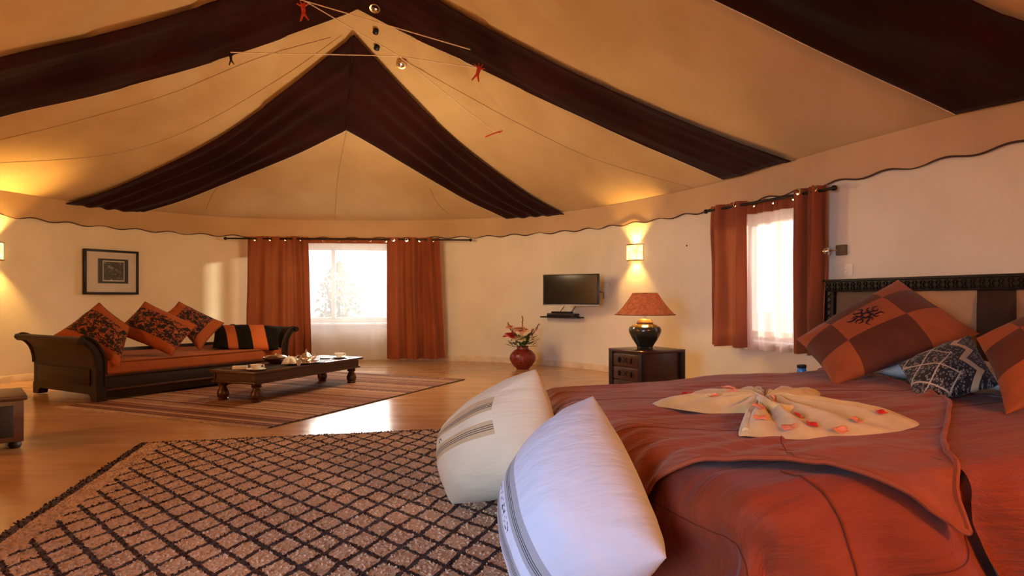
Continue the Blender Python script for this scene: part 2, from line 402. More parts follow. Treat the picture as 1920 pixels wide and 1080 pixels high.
# ------------------------------------------------------------------ room shell: round plan
Z_SC, Z_EA = 2.18, 2.49
plan_pts = [(-6.75, 5.6), (-6.78, 7.2), (-6.55, 8.6), (-6.05, 9.85), (-4.95, 10.98), (-3.06, 11.47), (-.9, 11.3), (.35, 10.72), (1.38, 9.74), (2.42, 7.95), (3.01, 6.03), (3.55, 4.47),
            (3.95, 2.6), (3.9, .6), (3.1, -1.3), (1.4, -2.9), (-1.4, -3.6), (-4.1, -2.6), (-5.9, -.4), (-6.6, 2.6)]
PLAN = [Vector((p.x, p.y)) for p in smoothpath([(x, y, 0) for x, y in plan_pts], 24, True)]
NP = len(PLAN)
CEN = Vector((-1.34, 5.6))
def hitpx(x, off=0.0):
    """plan point where the sight line through pixel column x meets the wall; off = distance in front of the wall"""
    k = (x-960)/F; best = None
    for i in range(NP):
        a, b = PLAN[i], PLAN[(i+1) % NP]
        fa = a.x-k*a.y; fb = b.x-k*b.y
        if fa*fb <= 0 and fa != fb:
            t = fa/(fa-fb); p = a.lerp(b, t)
            if p.y > 0 and (best is None or p.y > best[0].y):
                tan = (b-a).normalized(); n = Vector((tan.y, -tan.x))
                if n.dot(CEN-p) < 0: n = -n
                best = (p, tan, n, i+t)
    p, tan, n, s = best
    return p+n*off, tan, n, s
win = {}
for nm, xa, xb, zb, zt in (('window_1', 495, 748, .67, 2.06), ('window_2', 1380, 1512, .64, 2.02)):
    a = hitpx(xa); b = hitpx(xb); win[nm] = (a[3], b[3], zb, zt, a, b)
def planat(s):
    i = int(math.floor(s)) % NP; t = s-math.floor(s); return PLAN[i].lerp(PLAN[(i+1) % NP], t)
def wall(name, s0, s1):
    ss = [s0]+[i for i in range(int(s0)+1, int(math.ceil(s1)))]+[s1]
    for nm, wd in win.items():
        for q in wd[:2]:
            if s0 < q < s1: ss.append(q)
    ss = sorted(set(ss)); zs = [0, .1, .64, .67, 1.2, 1.7, 2.02, 2.06, 2.3, Z_EA+.02]
    mb = MB(); n = len(zs)
    for s in ss:
        p = planat(s)
        for z in zs: mb.v.append(Vector((p.x, p.y, z)))
    for i in range(len(ss)-1):
        for j in range(n-1):
            sm = (ss[i]+ss[i+1])/2; zm = (zs[j]+zs[j+1])/2
            if any(wd[0] < sm < wd[1] and wd[2] < zm < wd[3] for wd in win.values()): continue
            mb.f.append((i*n+j, (i+1)*n+j, (i+1)*n+j+1, i*n+j+1))
    o = mb.build(name, 'wall', smooth=True, angle=60); tag(o, kind='structure'); return o
sL, sB, sR = hitpx(-60)[3], hitpx(430)[3], hitpx(1290)[3]
wall('wall_left', 0, sB); wall('wall_back', sB, sR); wall('wall_right', sR, 24*12.0); wall('wall_front', 24*12.0, NP)
# floor and baseboards
mb = MB(); mb.v = [Vector((p.x, p.y, 0)) for p in PLAN]; mb.v.append(Vector((CEN.x, CEN.y, 0))); mb.f = [(i, (i+1) % NP, NP) for i in range(NP)]
tag(mb.build('floor', 'floor'), kind='structure')
def strip(name, s0, s1, z0, z1, off, mat):
    mb = MB(); ss = [s0+(s1-s0)*k/80 for k in range(81)]; cs = []
    for s in ss:
        p = planat(s); q = planat(s+.3); t = (q-p).normalized(); n = Vector((t.y, -t.x))
        if n.dot(CEN-p) < 0: n = -n
        a = p-n*.005; b = p+n*off
        mb.v += [Vector((a.x, a.y, z0)), Vector((b.x, b.y, z0)), Vector((b.x, b.y, z1-.008)), Vector((b.x-n.x*.006, b.y-n.y*.006, z1)), Vector((a.x, a.y, z1))]
    for i in range(80):
        for k in range(4): mb.f.append((i*5+k, (i+1)*5+k, (i+1)*5+k+1, i*5+k+1))
    return tag(mb.build(name, mat), kind='structure')
M['skirting'] = plain('baseboard_plaster', (.66, .50, .32), .5)
strip('baseboard_left', 0, sB, 0, .09, .02, 'skirting'); strip('baseboard_back', sB, sR, 0, .09, .02, 'skirting'); strip('baseboard_right', sR, 24*12.0, 0, .09, .02, 'skirting')

# ceiling: tent cone from eave to apex
APEX = Vector((CEN.x, CEN.y, 5.35))
def roof(s, t):
    p = planat(s); q = Vector((p.x, p.y)).lerp(CEN, t)
    z = Z_EA+(APEX.z-Z_EA)*(t**1.04)
    # slight sag between rafters every 24 samples
    ph = (s/24.0) % 1.0
    z -= .05*math.sin(PI*ph)*math.sin(PI*min(1, t*1.05))
    return Vector((q.x, q.y, z))
mb = MB(); NR = 30
for i in range(0, NP):
    for j in range(NR+1): mb.v.append(roof(i, j/NR))
for i in range(NP):
    for j in range(NR):
        a = i*(NR+1)+j; b = ((i+1) % NP)*(NR+1)+j; mb.f.append((a, b, b+1, a+1))
CEIL_BVH = BVHTree.FromPolygons(mb.v, mb.f)
ceiling = mb.build('ceiling', 'tent_cream', angle=None); tag(ceiling, kind='structure')
def ceil_px(x, y, off=0.0):
    d = Vector(((x-960)/F, 1, -(y-HY)/F)).normalized()
    h = CEIL_BVH.ray_cast(Vector((0, 0, CH)), d)
    if h[0] is None: return None
    n = h[1]
    if n.dot(d) > 0: n = -n
    return h[0]+n*off
def resample(pts, n):
    pts = [Vector((*p, 0)) for p in pts]; sp = smoothpath(pts, 12); L = [0]
    for a, b in zip(sp, sp[1:]): L.append(L[-1]+(b-a).length)
    out = []; j = 0
    for k in range(n+1):
        t = L[-1]*k/n
        while j < len(L)-2 and L[j+1] < t: j += 1
        u = (t-L[j])/max(1e-9, L[j+1]-L[j]); out.append(sp[j].lerp(sp[j+1], min(1, u)))
    return out
def fabric_band(upper, lower, label, folds=4, seed=0, pipe=True):
    N, Q = 60, 40; U = resample(upper, N); Lw = resample(lower, N); mb = MB()
    last = [Vector((0, 8, 3))]
    def fn(a, q):
        i = min(N, int(round(a*N))); p = U[i].lerp(Lw[i], q)
        fo = math.sin(q*folds*2*PI+seed+a*1.5+2*nz(a*3, q*2, seed))*.038*min(1, 4*q*(1-q)+.1)*(.35+.65*math.sin(PI*min(1, a*1.1)))
        r = ceil_px(p.x, p.y, max(.018, .045+fo+.012*nz(a*5, q*9, seed)))
        k_ = 0
        while r is None and k_ < 20: k_ += 1; r = ceil_px(p.x, p.y-2*k_, .035)
        if r is None: r = last[0]
        last[0] = r; return r
    mb.grid(fn, N, Q, uv=False)
    b = mb.build('fabric_band', 'tent_band', ceiling, angle=None)
    b['label'] = label; solid(b, .004)
    if pipe:
        pts = [fn(k/N, 1.0) for k in range(N+1)]; t = MB().tube(pts, .006, 6); t.build('piping', 'piping_light', b)
    return b
fabric_band([(120, 377), (210, 348), (320, 300), (430, 240), (540, 160), (615, 100), (665, 60)], [(262, 395), (340, 372), (450, 328), (550, 288), (650, 240)], 'maroon fabric band of the inner chevron, left half', 4, 0)
fabric_band([(1060, 398), (1000, 365), (920, 310), (840, 245), (760, 165), (705, 105), (665, 60)], [(950, 406), (880, 373), (800, 328), (720, 280), (650, 240)], 'maroon fabric band of the inner chevron, right half', 4, 2)
fabric_band([(-520, 262), (-350, 195), (-150, 142), (0, 98), (200, 54), (380, 2), (540, -50), (680, -110)], [(-330, 312), (-200, 274), (0, 212), (200, 166), (420, 103), (560, 55), (672, 13)], 'very dark fabric band sweeping from the peak to the left', 1, 1)
fabric_band([(1487, 295), (1300, 228), (1120, 150), (1000, 92), (820, -8), (680, -110)], [(1358, 331), (1200, 264), (1040, 190), (900, 124), (780, 68), (672, 13)], 'very dark fabric band sweeping from the peak to the right', 1, 3)
fabric_band([(2160, 118), (1920, 26), (1850, -2), (1500, -170), (1150, -330)], [(1795, 206), (1600, 116), (1355, 0), (1180, -85), (950, -230)], 'dark fabric band at the top right corner', 1, 4)
# seams of the cream cloth
for pts, r in (([(650, 243), (641, 290), (633, 340), (628, 412)], .006), ([(805, 352), (820, 380), (842, 402)], .004), ([(745, 105), (850, 165), (980, 235), (1120, 300), (1300, 352)], .004),
               ([(620, 70), (480, 110), (320, 175), (150, 225), (0, 262)], .004), ([(640, 66), (520, 150), (350, 245), (200, 290), (0, 305)], .003), ([(425, 330), (400, 362), (385, 395)], .003)):
    q = [ceil_px(p.x, p.y, .004) for p in resample(pts, 30)]
    MB().tube(q, r, 5).build('seam', 'tent_seam', ceiling)
# valance with scalloped hem and cord
def valance():
    mb = MB(); cord = []; n = 900; rows = 5
    L = 0; prev = PLAN[0]; S = []
    for k in range(n+1):
        s = NP*k/n; p = planat(s); L += (p-prev).length; prev = p; q = planat(s+.4); t = (q-p).normalized(); nn = Vector((t.y, -t.x))
        if nn.dot(CEN-p) < 0: nn = -nn
        zb = Z_SC+.017*math.sin(2*PI*L/.5)
        for j in range(rows+1):
            f = j/rows; off = .03+.012*math.sin(L*5)*(1-f)
            mb.v.append(Vector((p.x+nn.x*off, p.y+nn.y*off, zb+(Z_EA+.01-zb)*f)))
        c = p+nn*.034; cord.append(Vector((c.x, c.y, zb)))
    for k in range(n):
        for j in range(rows):
            a = k*(rows+1)+j; mb.f.append((a, a+rows+1, a+rows+2, a+1))
    o = mb.build('trim_1', 'valance', angle=None); tag(o, kind='structure')
    MB().tube(cord, .0075, 6, False).build('cord', 'cord_dark', o)
    eave = [Vector((planat(NP*k/300).x, planat(NP*k/300).y, Z_EA)) for k in range(301)]
valance()

# ------------------------------------------------------------------ windows
M['frame_white'] = plain('white_window_frame', (.7, .66, .6), .4, bump=0)
def window(nm, nm_n):
    s0, s1, zb, zt, a, b = win[nm]; A = a[0]; B = b[0]
    t = (B-A).normalized(); n = Vector((t.y, -t.x))
    if n.dot(CEN-A) < 0: n = -n
    W = (B-A).length; rz = math.atan2(t.y, t.x)
    if (Matrix.Rotation(rz, 2) @ Vector((0, 1))).dot(n) > 0: A, B = B, A; rz += PI     # local +y points outwards
    root = thing(nm, None, None, (A.x, A.y, 0), rz, kind='structure')
    ext = .28
    j = MB(); j.box((-.02, -.02, zt), (W+.02, ext, zt+.06)); j.box((-.06, -.0, zb-.1), (0, ext, zt+.05)); j.box((W, -.0, zb-.1), (W+.06, ext, zt+.05))
    j.build('reveal', 'wall', root)
    MB().box((-.04, -.1, zb-.04), (W+.04, ext, zb), .008).build('window_sill', 'frame_white', root)
    fr = MB(); y0, y1 = .12, .17; e = .06
    fr.box((0, y0, zb), (e, y1, zt), .006); fr.box((W-e, y0, zb), (W, y1, zt), .006); fr.box((0, y0, zt-e), (W, y1, zt), .006); fr.box((0, y0, zb), (W, y1, zb+e), .006)
    fro = fr.build('window_frame', 'frame_white', root)
    nm_ = 2
    for k in range(nm_):
        xa = e+(W-2*e)*k/nm_; xb = e+(W-2*e)*(k+1)/nm_
        c = MB(); s = .035
        c.box((xa, y0+.005, zb+e), (xa+s, y1-.005, zt-e), .004); c.box((xb-s, y0+.005, zb+e), (xb, y1-.005, zt-e), .004)
        c.box((xa, y0+.005, zt-e-s), (xb, y1-.005, zt-e), .004); c.box((xa, y0+.005, zb+e), (xb, y1-.005, zb+e+s), .004)
        cs = c.build('casement', 'frame_white', root)
        MB().box((xa+s-.005, .142, zb+e+s-.005), (xb-s+.005, .148, zt-e-s+.005)).build('pane', 'glass', cs)
    return root
window('window_1', 1); window('window_2', 2)

# ------------------------------------------------------------------ curtains
def rod(name, A, B, z, label, endl=.1):
    r = thing(name, label, 'curtain rod', (A.x, A.y, z), math.atan2((B-A).y, (B-A).x)); L = (B-A).length
    MB().tube([(0, 0, 0), (L, 0, 0)], .014, 10).build('pole', 'iron', r)
    for x in (0, L):
        MB().lathe([(0, 0), (.018, .0), (.026, .012), (.026, .03), (.016, .045), (0, .05)], 12).build('finial', 'iron', r).matrix_local = Matrix.Translation((x, 0, 0)) @ Matrix.Rotation(PI/2 if x else -PI/2, 4, 'Y')
    return r, L
def curtain(name, label, A, B, ztop, zbot, folds, amp, mat, n_grom=4, bot_shift=(0, 0), seed=0, group=None, header=None, hfrac=.045, cat='curtain', profile=None):
    """A,B plan ends of the top edge; hangs with folds"""
    t = (B-A).normalized(); n = Vector((-t.y, t.x)); L = (B-A).length
    root = thing(name, label, cat, (A.x, A.y, zbot), 0, group)
    def pos(a, h):   # h 0 top .. 1 bottom
        sh = bot_shift[0]*(1-a)+bot_shift[1]*a
        x = a*L+sh*h
        ph = a*folds*2*PI+seed+.5*nz(a*4, h*1.3, seed)
        dy = amp*1.45*(math.sin(ph+.9*math.sin(ph))+.3*math.sin(2.3*ph+seed))*(.65+.45*h)+.02*nz(a*3, h*3, seed+5)
        z = ztop+(zbot-ztop)*h+(.006*math.sin(ph*1.0) if h > .99 else 0)
        p = A+t*x+n*dy
        return Vector((p.x, p.y, z))
    nu = max(40, int(folds*14)); h0 = hfrac if header else 0
    mb = MB().grid(lambda a, h: pos(a, h0+(1-h0)*h), nu, 26); mb.build('curtain_cloth', mat, root, world=True, angle=None)
    if header:
        hb = MB().grid(lambda a, h: pos(a, h*h0), nu, 2); hb.build('header_band', header, root, world=True, angle=None)
    for k in range(n_grom):
        a = (k+.5)/n_grom; p = pos(a, .02)
        g = MB().lathe([(.018, -.004), (.03, -.003), (.03, .003), (.018, .004), (.018, -.004)], 14)
        Rm = Matrix.Translation(p - n.to_3d()*.004) @ Matrix.Rotation(math.atan2(t.y, t.x), 4, 'Z') @ Matrix.Rotation(PI/2, 4, 'X')
        g.v = [Rm @ q for q in g.v]; g.build('grommet', 'chrome', root, world=True)
    return root
def onrod(A, B, px):
    k = (px-960)/F; fa = A.x-k*A.y; fb = B.x-k*B.y; return A.lerp(B, fa/(fa-fb))
# back window
zr = 2.11
RA = P(425, 447, 10.72).xy; RB = P(880, 452, 11.02).xy
rod('curtain_rod', RA, RB, zr, 'long black iron curtain rod over the wide back window behind the coffee table')
A1, B1 = RA, RB
for xa, xb, lab, fo, am, sd, sh in ((463, 578, 'left rust curtain of the back window, beside the sofa arm', 3.6, .055, .4, (-.05, .06)), (725, 824, 'right rust curtain of the back window, left of the flower vase', 3.0, .05, 2.2, (0, .09))):
    curtain('curtain', lab, onrod(A1, B1, xa), onrod(A1, B1, xb), zr+.035, .07, fo, am, 'curtain', 4, sh, sd, 'rust curtains at the back window')
sa, sb = onrod(A1, B1, 560), onrod(A1, B1, 735); off = Vector((0, .09))
curtain('sheer_curtain', 'white sheer curtain with rust header hanging across the back window', sa+off, sb+off, zr+.03, .06, 2.2, .022, 'sheer', 6, (.02, -.02), 1, header='curtain')
# right window
RA2 = P(1326, 395, 7.4).xy; RB2 = P(1560, 353, 5.86).xy
rod('curtain_rod', RA2, RB2, zr, 'short black iron curtain rod over the right window near the headboard')
curtain('curtain', 'left rust curtain of the right window, beside the glowing lamp wall', onrod(RA2, RB2, 1328), onrod(RA2, RB2, 1394), zr+.045, .57, 2.0, .05, 'curtain', 3, (0, .05), 1.0, 'rust curtains at the right window')
curtain('curtain', 'right rust curtain of the right window, beside the headboard', onrod(RA2, RB2, 1488), onrod(RA2, RB2, 1551), zr+.05, .57, 2.0, .05, 'curtain', 2, (0, -.04), 2.6, 'rust curtains at the right window')
sa, sb = onrod(RA2, RB2, 1384), onrod(RA2, RB2, 1496); off = Vector((.07, .03))
curtain('sheer_curtain', 'peach sheer curtain hanging across the right window', sa+off, sb+off, zr+.03, .56, 3.4, .03, 'sheer_pink', 3, (.02, .0), 3, header='curtain', hfrac=.085)

# outside: ground and shrubs behind the glass
mb = MB(); mb.add([(-60, -60, -.12), (60, -60, -.12), (60, 60, -.12), (-60, 60, -.12)], [(0, 1, 2, 3)]); tag(mb.build('ground', 'ground', smooth=False), kind='structure')
def shrub(x, y, h, label):
    r = thing('shrub', label, 'shrub', (x, y, -.12), 0, 'shrubs outside the windows')
    st = MB()
    for k in range(5): st.tube([(0, 0, 0), (random.uniform(-.3, .3), random.uniform(-.3, .3), h*.7)], [.04, .015], 6)
    st.build('stem', 'wood_dark', r)
    lf = MB()
    for k in range(700):
        a = random.uniform(0, 2*PI); zz = random.uniform(.15, 1); rr = .55*math.sin(PI*zz**.8)**.6*random.uniform(.3, 1)
        c = Vector((rr*math.cos(a), rr*math.sin(a), zz*h)); d = Vector((random.gauss(0, 1), random.gauss(0, 1), random.gauss(0, 1))).normalized(); e = d.orthogonal().normalized()
        lf.add([c-d*.07, c+e*.035, c+d*.07, c-e*.035], [(0, 1, 2, 3)])
    o = lf.build('foliage', 'green', r, smooth=False); o['kind'] = 'stuff'
shrub(-4.2, 15.5, 2.1, 'green shrub outside, seen through the sheer of the back window')
shrub(5.9, 9.2, 1.7, 'green shrub outside, seen through the sheer of the right window')

# ------------------------------------------------------------------ cushions
def cushion(name, label, cat, c, th, mat, group=None, N=26, puff=.9, pinch=.06, wr=.012, seed=0, piping=None, ear=0):
    """c = four world corners in order (u0v0, u1v0, u1v1, u0v1); soft inflated cushion"""
    c = [Vector(p) for p in c]; cen = sum(c, Vector())/4
    nrm = ((c[1]-c[0])+(c[2]-c[3])).cross((c[3]-c[0])+(c[2]-c[1])).normalized()
    if nrm.dot(Vector((0, 0, CH))-cen) < 0: nrm = -nrm
    lo = min(p.z for p in c); root = thing(name, label, cat, (cen.x, cen.y, max(0, lo)), 0, group)
    def base(a, b):
        ua, vb = 2*a-1, 2*b-1
        a2 = .5+.5*ua*(1-pinch*(1-vb*vb)); b2 = .5+.5*vb*(1-pinch*(1-ua*ua))
        return c[0]*(1-a2)*(1-b2)+c[1]*a2*(1-b2)+c[2]*a2*b2+c[3]*(1-a2)*b2
    def remap(a): return .5-.5*math.cos(PI*a)*(1.0) if False else a
    def surf(a, b, sgn):
        ua, vb = abs(2*a-1), abs(2*b-1)
        h = ((1-ua**2.2)*(1-vb**2.2))**(.62*puff)
        # radial creases near the corners
        cr = wr*math.sin(9*math.atan2(vb-.5, ua-.5)+seed)*(ua*vb)**2*h*2
        p = base(a, b)+nrm*sgn*(th/2*h+cr+wr*1.2*nz(a*4, b*4, seed+sgn))
        if ua == 1 or vb == 1: p = base(a, b)
        return p
    def rm(t): return .5+.5*math.copysign(1-(1-abs(2*t-1))**1.35, 2*t-1)
    mb = MB(); mb.grid(lambda a, b: surf(rm(a), rm(b), 1), N, N)
    for k, i in list(mb.uv.items()): mb.uv[k] = (rm(i[0]), rm(i[1]))
    nb = len(mb.v); mb.grid(lambda a, b: surf(rm(a), rm(b), -1), N, N, flip=True)
    for k in range(nb, len(mb.v)): i = mb.uv[k]; mb.uv[k] = (rm(i[0]), rm(i[1]))
    o = mb.build('cushion_cover', mat, root, world=True, angle=None)
    bm = bmesh.new(); bm.from_mesh(o.data); bmesh.ops.remove_doubles(bm, verts=bm.verts[:], dist=1e-5)
    bmesh.ops.recalc_face_normals(bm, faces=bm.faces[:]); bm.to_mesh(o.data); bm.free()
    if piping:
        pts = []
        for k in range(4*24+1):
            q = k/24 % 4; e = int(q); f = q-e
            a, b = [(f, 0), (1, f), (1-f, 1), (0, 1-f)][e]; pts.append(base(a, b))
        MB().tube(pts, .007, 6, False).build('piping', piping, root, world=True)
    return root, lambda a, b: surf(a, b, 1), nrm

# ------------------------------------------------------------------ sofa
def sofa():
    r = thing('sofa', 'dark wooden daybed sofa with scrolled arms and orange seat cushion by the left wall', 'sofa', (-4.36, 6.72, .012), math.radians(60))
    L, D = 2.5, 1.36
    def armprof():
        outer = [(0, .07), (0, .36), (-.01, .46), (-.04, .55), (-.10, .62), (-.16, .635)]
        pts = smoothpath([(x, 0, z) for x, z in outer], 5)
        inner = smoothpath([(x, 0, z) for x, z in [(-.17, .665), (-.12, .69), (-.04, .665), (.03, .59), (.085, .48), (.1, .36), (.1, .07)]], 5)
        return [(p.x, p.z) for p in pts]+[(p.x, p.z) for p in inner]
    pr = armprof()
    for mir in (0, 1):
        poly = [(L-x if mir else x, z) for x, z in pr]
        a = MB().prism(poly, 0.02, D-.02).build('arm', 'wood_dark', r, angle=35)
        for yy in (0.02, D-.02): MB().tube([(x, yy, z) for x, z in poly[5:-2]], .018, 6).build('arm_moulding', 'wood_dark', a)
        x0 = (L-(-.15)) if mir else -.15
        MB().tube([(x0, -.01, .66), (x0, D+.01, .66)], .034, 12).build('arm_roll', 'wood_dark', a)
        # bracket feet and shaped skirt of the side
        for y0, y1, sg in ((0, .32, 1), (D-.32, D, -1)):
            pts = [(0, 0), (.11, 0), (.13, .05), (.2, .085), (.3, .10), (.3, .13), (0, .13)]
            pl = [((y0+x) if sg > 0 else (y1-x), z) for x, z in pts]
            xa = L-.1 if mir else 0; MB().prism(pl, xa, xa+.1, 'x').build('foot', 'wood_dark', r)
        xs = L+.004 if mir else -.012
        MB().box((xs, .12, .16), (xs+.008, D-.12, .34), .003).build('side_panel', 'wood_dark', r)
    MB().box((.09, .02, .025), (L-.09, .07, .28), .008).build('front_rail', 'wood_dark', r)
    rl = MB(); rl.box((.09, .0, .255), (L-.09, .03, .285), .006); rl.box((.09, .005, .10), (L-.09, .03, .125), .006); rl.build('rail_moulding', 'wood_red', r)
    MB().box((.09, D-.08, .09), (L-.09, D-.03, .46), .01).build('back_rail', 'wood_dark', r)
    MB().box((.09, .05, .22), (L-.09, D-.06, .27)).build('seat_base', 'wood_dark', r)
    # seat cushion
    bm = bmesh.new(); bmesh.ops.create_cube(bm, size=1); x0, x1, y0, y1, z0, z1 = .1, L-.1, -.01, D-.1, .27, .42
    for q in bm.verts: q.co = Vector((x0+(q.co.x+.5)*(x1-x0), y0+(q.co.y+.5)*(y1-y0), z0+(q.co.z+.5)*(z1-z0)))
    bmesh.ops.bevel(bm, geom=bm.edges[:], offset=.035, segments=4, affect='EDGES', profile=.5)
    bmesh.ops.subdivide_edges(bm, edges=[e for e in bm.edges if e.calc_length() > .3], cuts=14, use_grid_fill=True)
    for q in bm.verts:
        q.co.z += .012*nz(q.co.x*2, q.co.y*2)*(q.co.z > z0+.05); q.co.y += .008*nz(q.co.x*4, 0, 3)
    mb = MB(); mb.frombm(bm); sc_ = mb.build('seat_cushion', 'rust', r)
    MB().tube([(x0+.02, y0, z1-.012), (L/2, y0-.004, z1-.014), (x1-.02, y0, z1-.012)], .007, 6).build('piping', 'rust_dark', sc_)
    return r
SOFA = sofa()
def S(x, y, z):  # sofa local -> world
    return Matrix.Translation((-4.36, 6.72, .012)) @ Matrix.Rotation(math.radians(60), 4, 'Z') @ Vector((x, y, z))
g = 'patterned cushions on the sofa'
# three cushions standing on a corner (diamond), one flat striped bolster
def diamond(pxs, ds, **k): return [P(x, y, d) for (x, y), d in zip(pxs, ds)]
# corners order: T(v0,u0), R(v0,u1), B(v1,u1), L(v1,u0)
cushion('scatter_cushion', 'leftmost patterned sofa cushion, leaning in the corner by the left arm', 'cushion', diamond([(186, 568), (243, 612), (226, 690), (100, 630)], (7.45, 7.35, 6.8, 7.1)), .2, 'sofa_pat', g, seed=1, piping='rust_dark')
cushion('scatter_cushion', 'middle patterned sofa cushion on its corner with orange side strips', 'cushion', diamond([(272, 566), (370, 610), (322, 667), (213, 623)], (7.85, 7.75, 7.45, 7.4)), .2, 'sofa_pat', g, seed=2, piping='rust_dark')
cushion('scatter_cushion', 'rightmost patterned sofa cushion, behind the middle one', 'cushion', diamond([(311, 588), (335, 566), (420, 606), (374, 657)], (8.3, 8.5, 8.6, 8.25)), .17, 'sofa_pat', g, seed=3, piping='rust_dark')
cushion('bolster_cushion', 'long black and orange striped cushion beside the right sofa arm', 'cushion', [P(402, 611, 8.95), P(528, 613, 9.0), P(522, 656, 8.55), P(398, 653, 8.3)], .22, 'stripe_bolster', seed=4, pinch=.03)

# ------------------------------------------------------------------ rugs
KA = G(505, 803).xy; KB = G(872, 712).xy
ku = (KB-KA).normalized(); krz = math.atan2(ku.y, ku.x); KL = (KB-KA).length; KW = 2.72
kil = thing('striped_rug', 'flat striped pink and brown kilim rug under the coffee table', 'rug', (KA.x, KA.y, 0), krz)
mb = MB().grid(lambda a, b: (a*KL, b*KW, .011+.002*nz(a*9, b*9)), 90, 60); o = mb.build('rug_weave', 'kilim', kil)
mb = MB()
for k in range(4): pass
mb.add([(0, 0, 0), (KL, 0, 0), (KL, KW, 0), (0, KW, 0), (0, 0, .011), (KL, 0, .011), (KL, KW, .011), (0, KW, .011)], [(0, 1, 5, 4), (1, 2, 6, 5), (2, 3, 7, 6), (3, 0, 4, 7)]); mb.build('rug_edge', 'cord_dark', kil, smooth=False)
M['fringe'] = plain('rug_fringe', (.45, .30, .2), .9)
fr = MB()
for k in range(300):
    y = KW*(k+.5)/300; a = random.uniform(-.4, .4); l = random.uniform(.05, .10)
    for x0, sg in ((0, -1),):
        fr.tube([(x0, y, .008), (x0+sg*l*.5, y+a*l*.4, .008), (x0+sg*l, y+a*l, .005)], .0028, 4)
o = fr.build('fringe', 'fringe', kil); o['kind'] = 'stuff'
kn = MB()
for k in range(44):
    x = KL*(k+.5)/44; kn.add([(x-.012, -.016, .004), (x+.012, -.016, .004), (x+.01, .008, .014), (x-.01, .008, .014)], [(0, 1, 2, 3)])
o = kn.build('selvedge_knots', 'cord_dark', kil); o['kind'] = 'stuff'

SA = G(265, 833).xy; SU = Vector((.974, .226)).normalized(); srz = math.atan2(SU.y, SU.x)
SWD, SLN = 2.85, 3.9
shag = thing('shag_rug', 'cream shaggy rug with brown diamond lattice in the foreground', 'rug', (SA.x, SA.y, 0), srz)
mb = MB(); mb.box((0, -SLN, 0.0), (SWD, 0, .012), .004); mb.build('rug_backing', 'shag', shag)
import numpy as np
rng = np.random.default_rng(3)
def pile():
    step = .0125; xs = np.arange(0.004, SWD, step); ys = np.arange(-SLN+.1, 0, step)
    gx, gy = np.meshgrid(xs, ys); gx = gx.ravel()+rng.uniform(-.006, .006, gx.size); gy = gy.ravel()+rng.uniform(-.006, .006, gy.size)
    n = gx.size; ang = rng.uniform(0, 2*np.pi, n); wd = rng.uniform(.005, .008, n); h = rng.uniform(.010, .021, n)
    lx = rng.normal(0, .006, n); ly = rng.normal(0, .006, n)
    ca, sa_ = np.cos(ang)*wd, np.sin(ang)*wd
    v = np.zeros((n, 4, 3))
    v[:, 0] = np.stack([gx-ca, gy-sa_, np.full(n, .008)], 1); v[:, 1] = np.stack([gx+ca, gy+sa_, np.full(n, .008)], 1)
    v[:, 2] = np.stack([gx+ca*.7+lx, gy+sa_*.7+ly, h], 1); v[:, 3] = np.stack([gx-ca*.7+lx, gy-sa_*.7+ly, h*.95], 1)
    me = bpy.data.meshes.new('pile'); me.vertices.add(4*n); me.vertices.foreach_set('co', v.ravel())
    me.loops.add(4*n); me.loops.foreach_set('vertex_index', np.arange(4*n)); me.polygons.add(n); me.polygons.foreach_set('loop_start', np.arange(0, 4*n, 4))
    me.update(calc_edges=True); me.materials.append(M['shag'])
    o = bpy.data.objects.new('pile', me); COL.objects.link(o); o.parent = shag; o['kind'] = 'stuff'
pile()

# ------------------------------------------------------------------ coffee table
TC = Vector((-2.6, 7.6)); tu = Vector((.37, .93)).normalized(); trz = math.atan2(tu.y, tu.x)
tab = thing('coffee_table', 'low dark wooden coffee table with bulbous turned legs on the striped rug', 'table', (TC.x, TC.y, .012), trz)
hl, hw, tz = .95, .33, .328
mb = MB().box((-hl, -hw, tz-.028), (hl, hw, tz), .006); mb.build('tabletop', 'wood_red', tab)
MB().box((-hl+.1, -hw+.08, tz-.002), (hl-.1, hw-.08, tz+.004), .002).build('top_inset', 'wood_dark', tab)
ap = MB()
for s_ in (-1, 1):
    ap.box((-hl+.04, s_*(hw-.06)-.012, tz-.115), (hl-.04, s_*(hw-.06)+.012, tz-.025)); ap.box((s_*(hl-.06)-.012, -hw+.05, tz-.115), (s_*(hl-.06)+.012, hw-.05, tz-.025))
ap.build('apron', 'wood_red', tab)
ap = MB()
for s_ in (-1, 1):
    ap.box((-hl+.02, s_*(hw-.05)-.02, tz-.135), (hl-.02, s_*(hw-.05)+.02, tz-.113), .006); ap.box((s_*(hl-.05)-.02, -hw+.03, tz-.135), (s_*(hl-.05)+.02, hw-.03, tz-.113), .006)
ap.build('apron_moulding', 'wood_red', tab)
prof = [(0, 0), (.05, 0), (.054, .012), (.046, .024), (.056, .035), (.062, .06), (.06, .085), (.05, .11), (.038, .135), (.034, .148), (.05, .152), (.054, .163), (.046, .172), (.054, .18), (.054, tz-.115), (0, tz-.115)]
for sx in (-1, 1):
    for sy in (-1, 1): MB().lathe(prof, 20, (sx*(hl-.12), sy*(hw-.1), 0)).build('leg', 'wood_red', tab)
tabz = .012+tz+.004
def T(px, py, z=tabz):
    p = G(px, py, z); p.z = z; return p
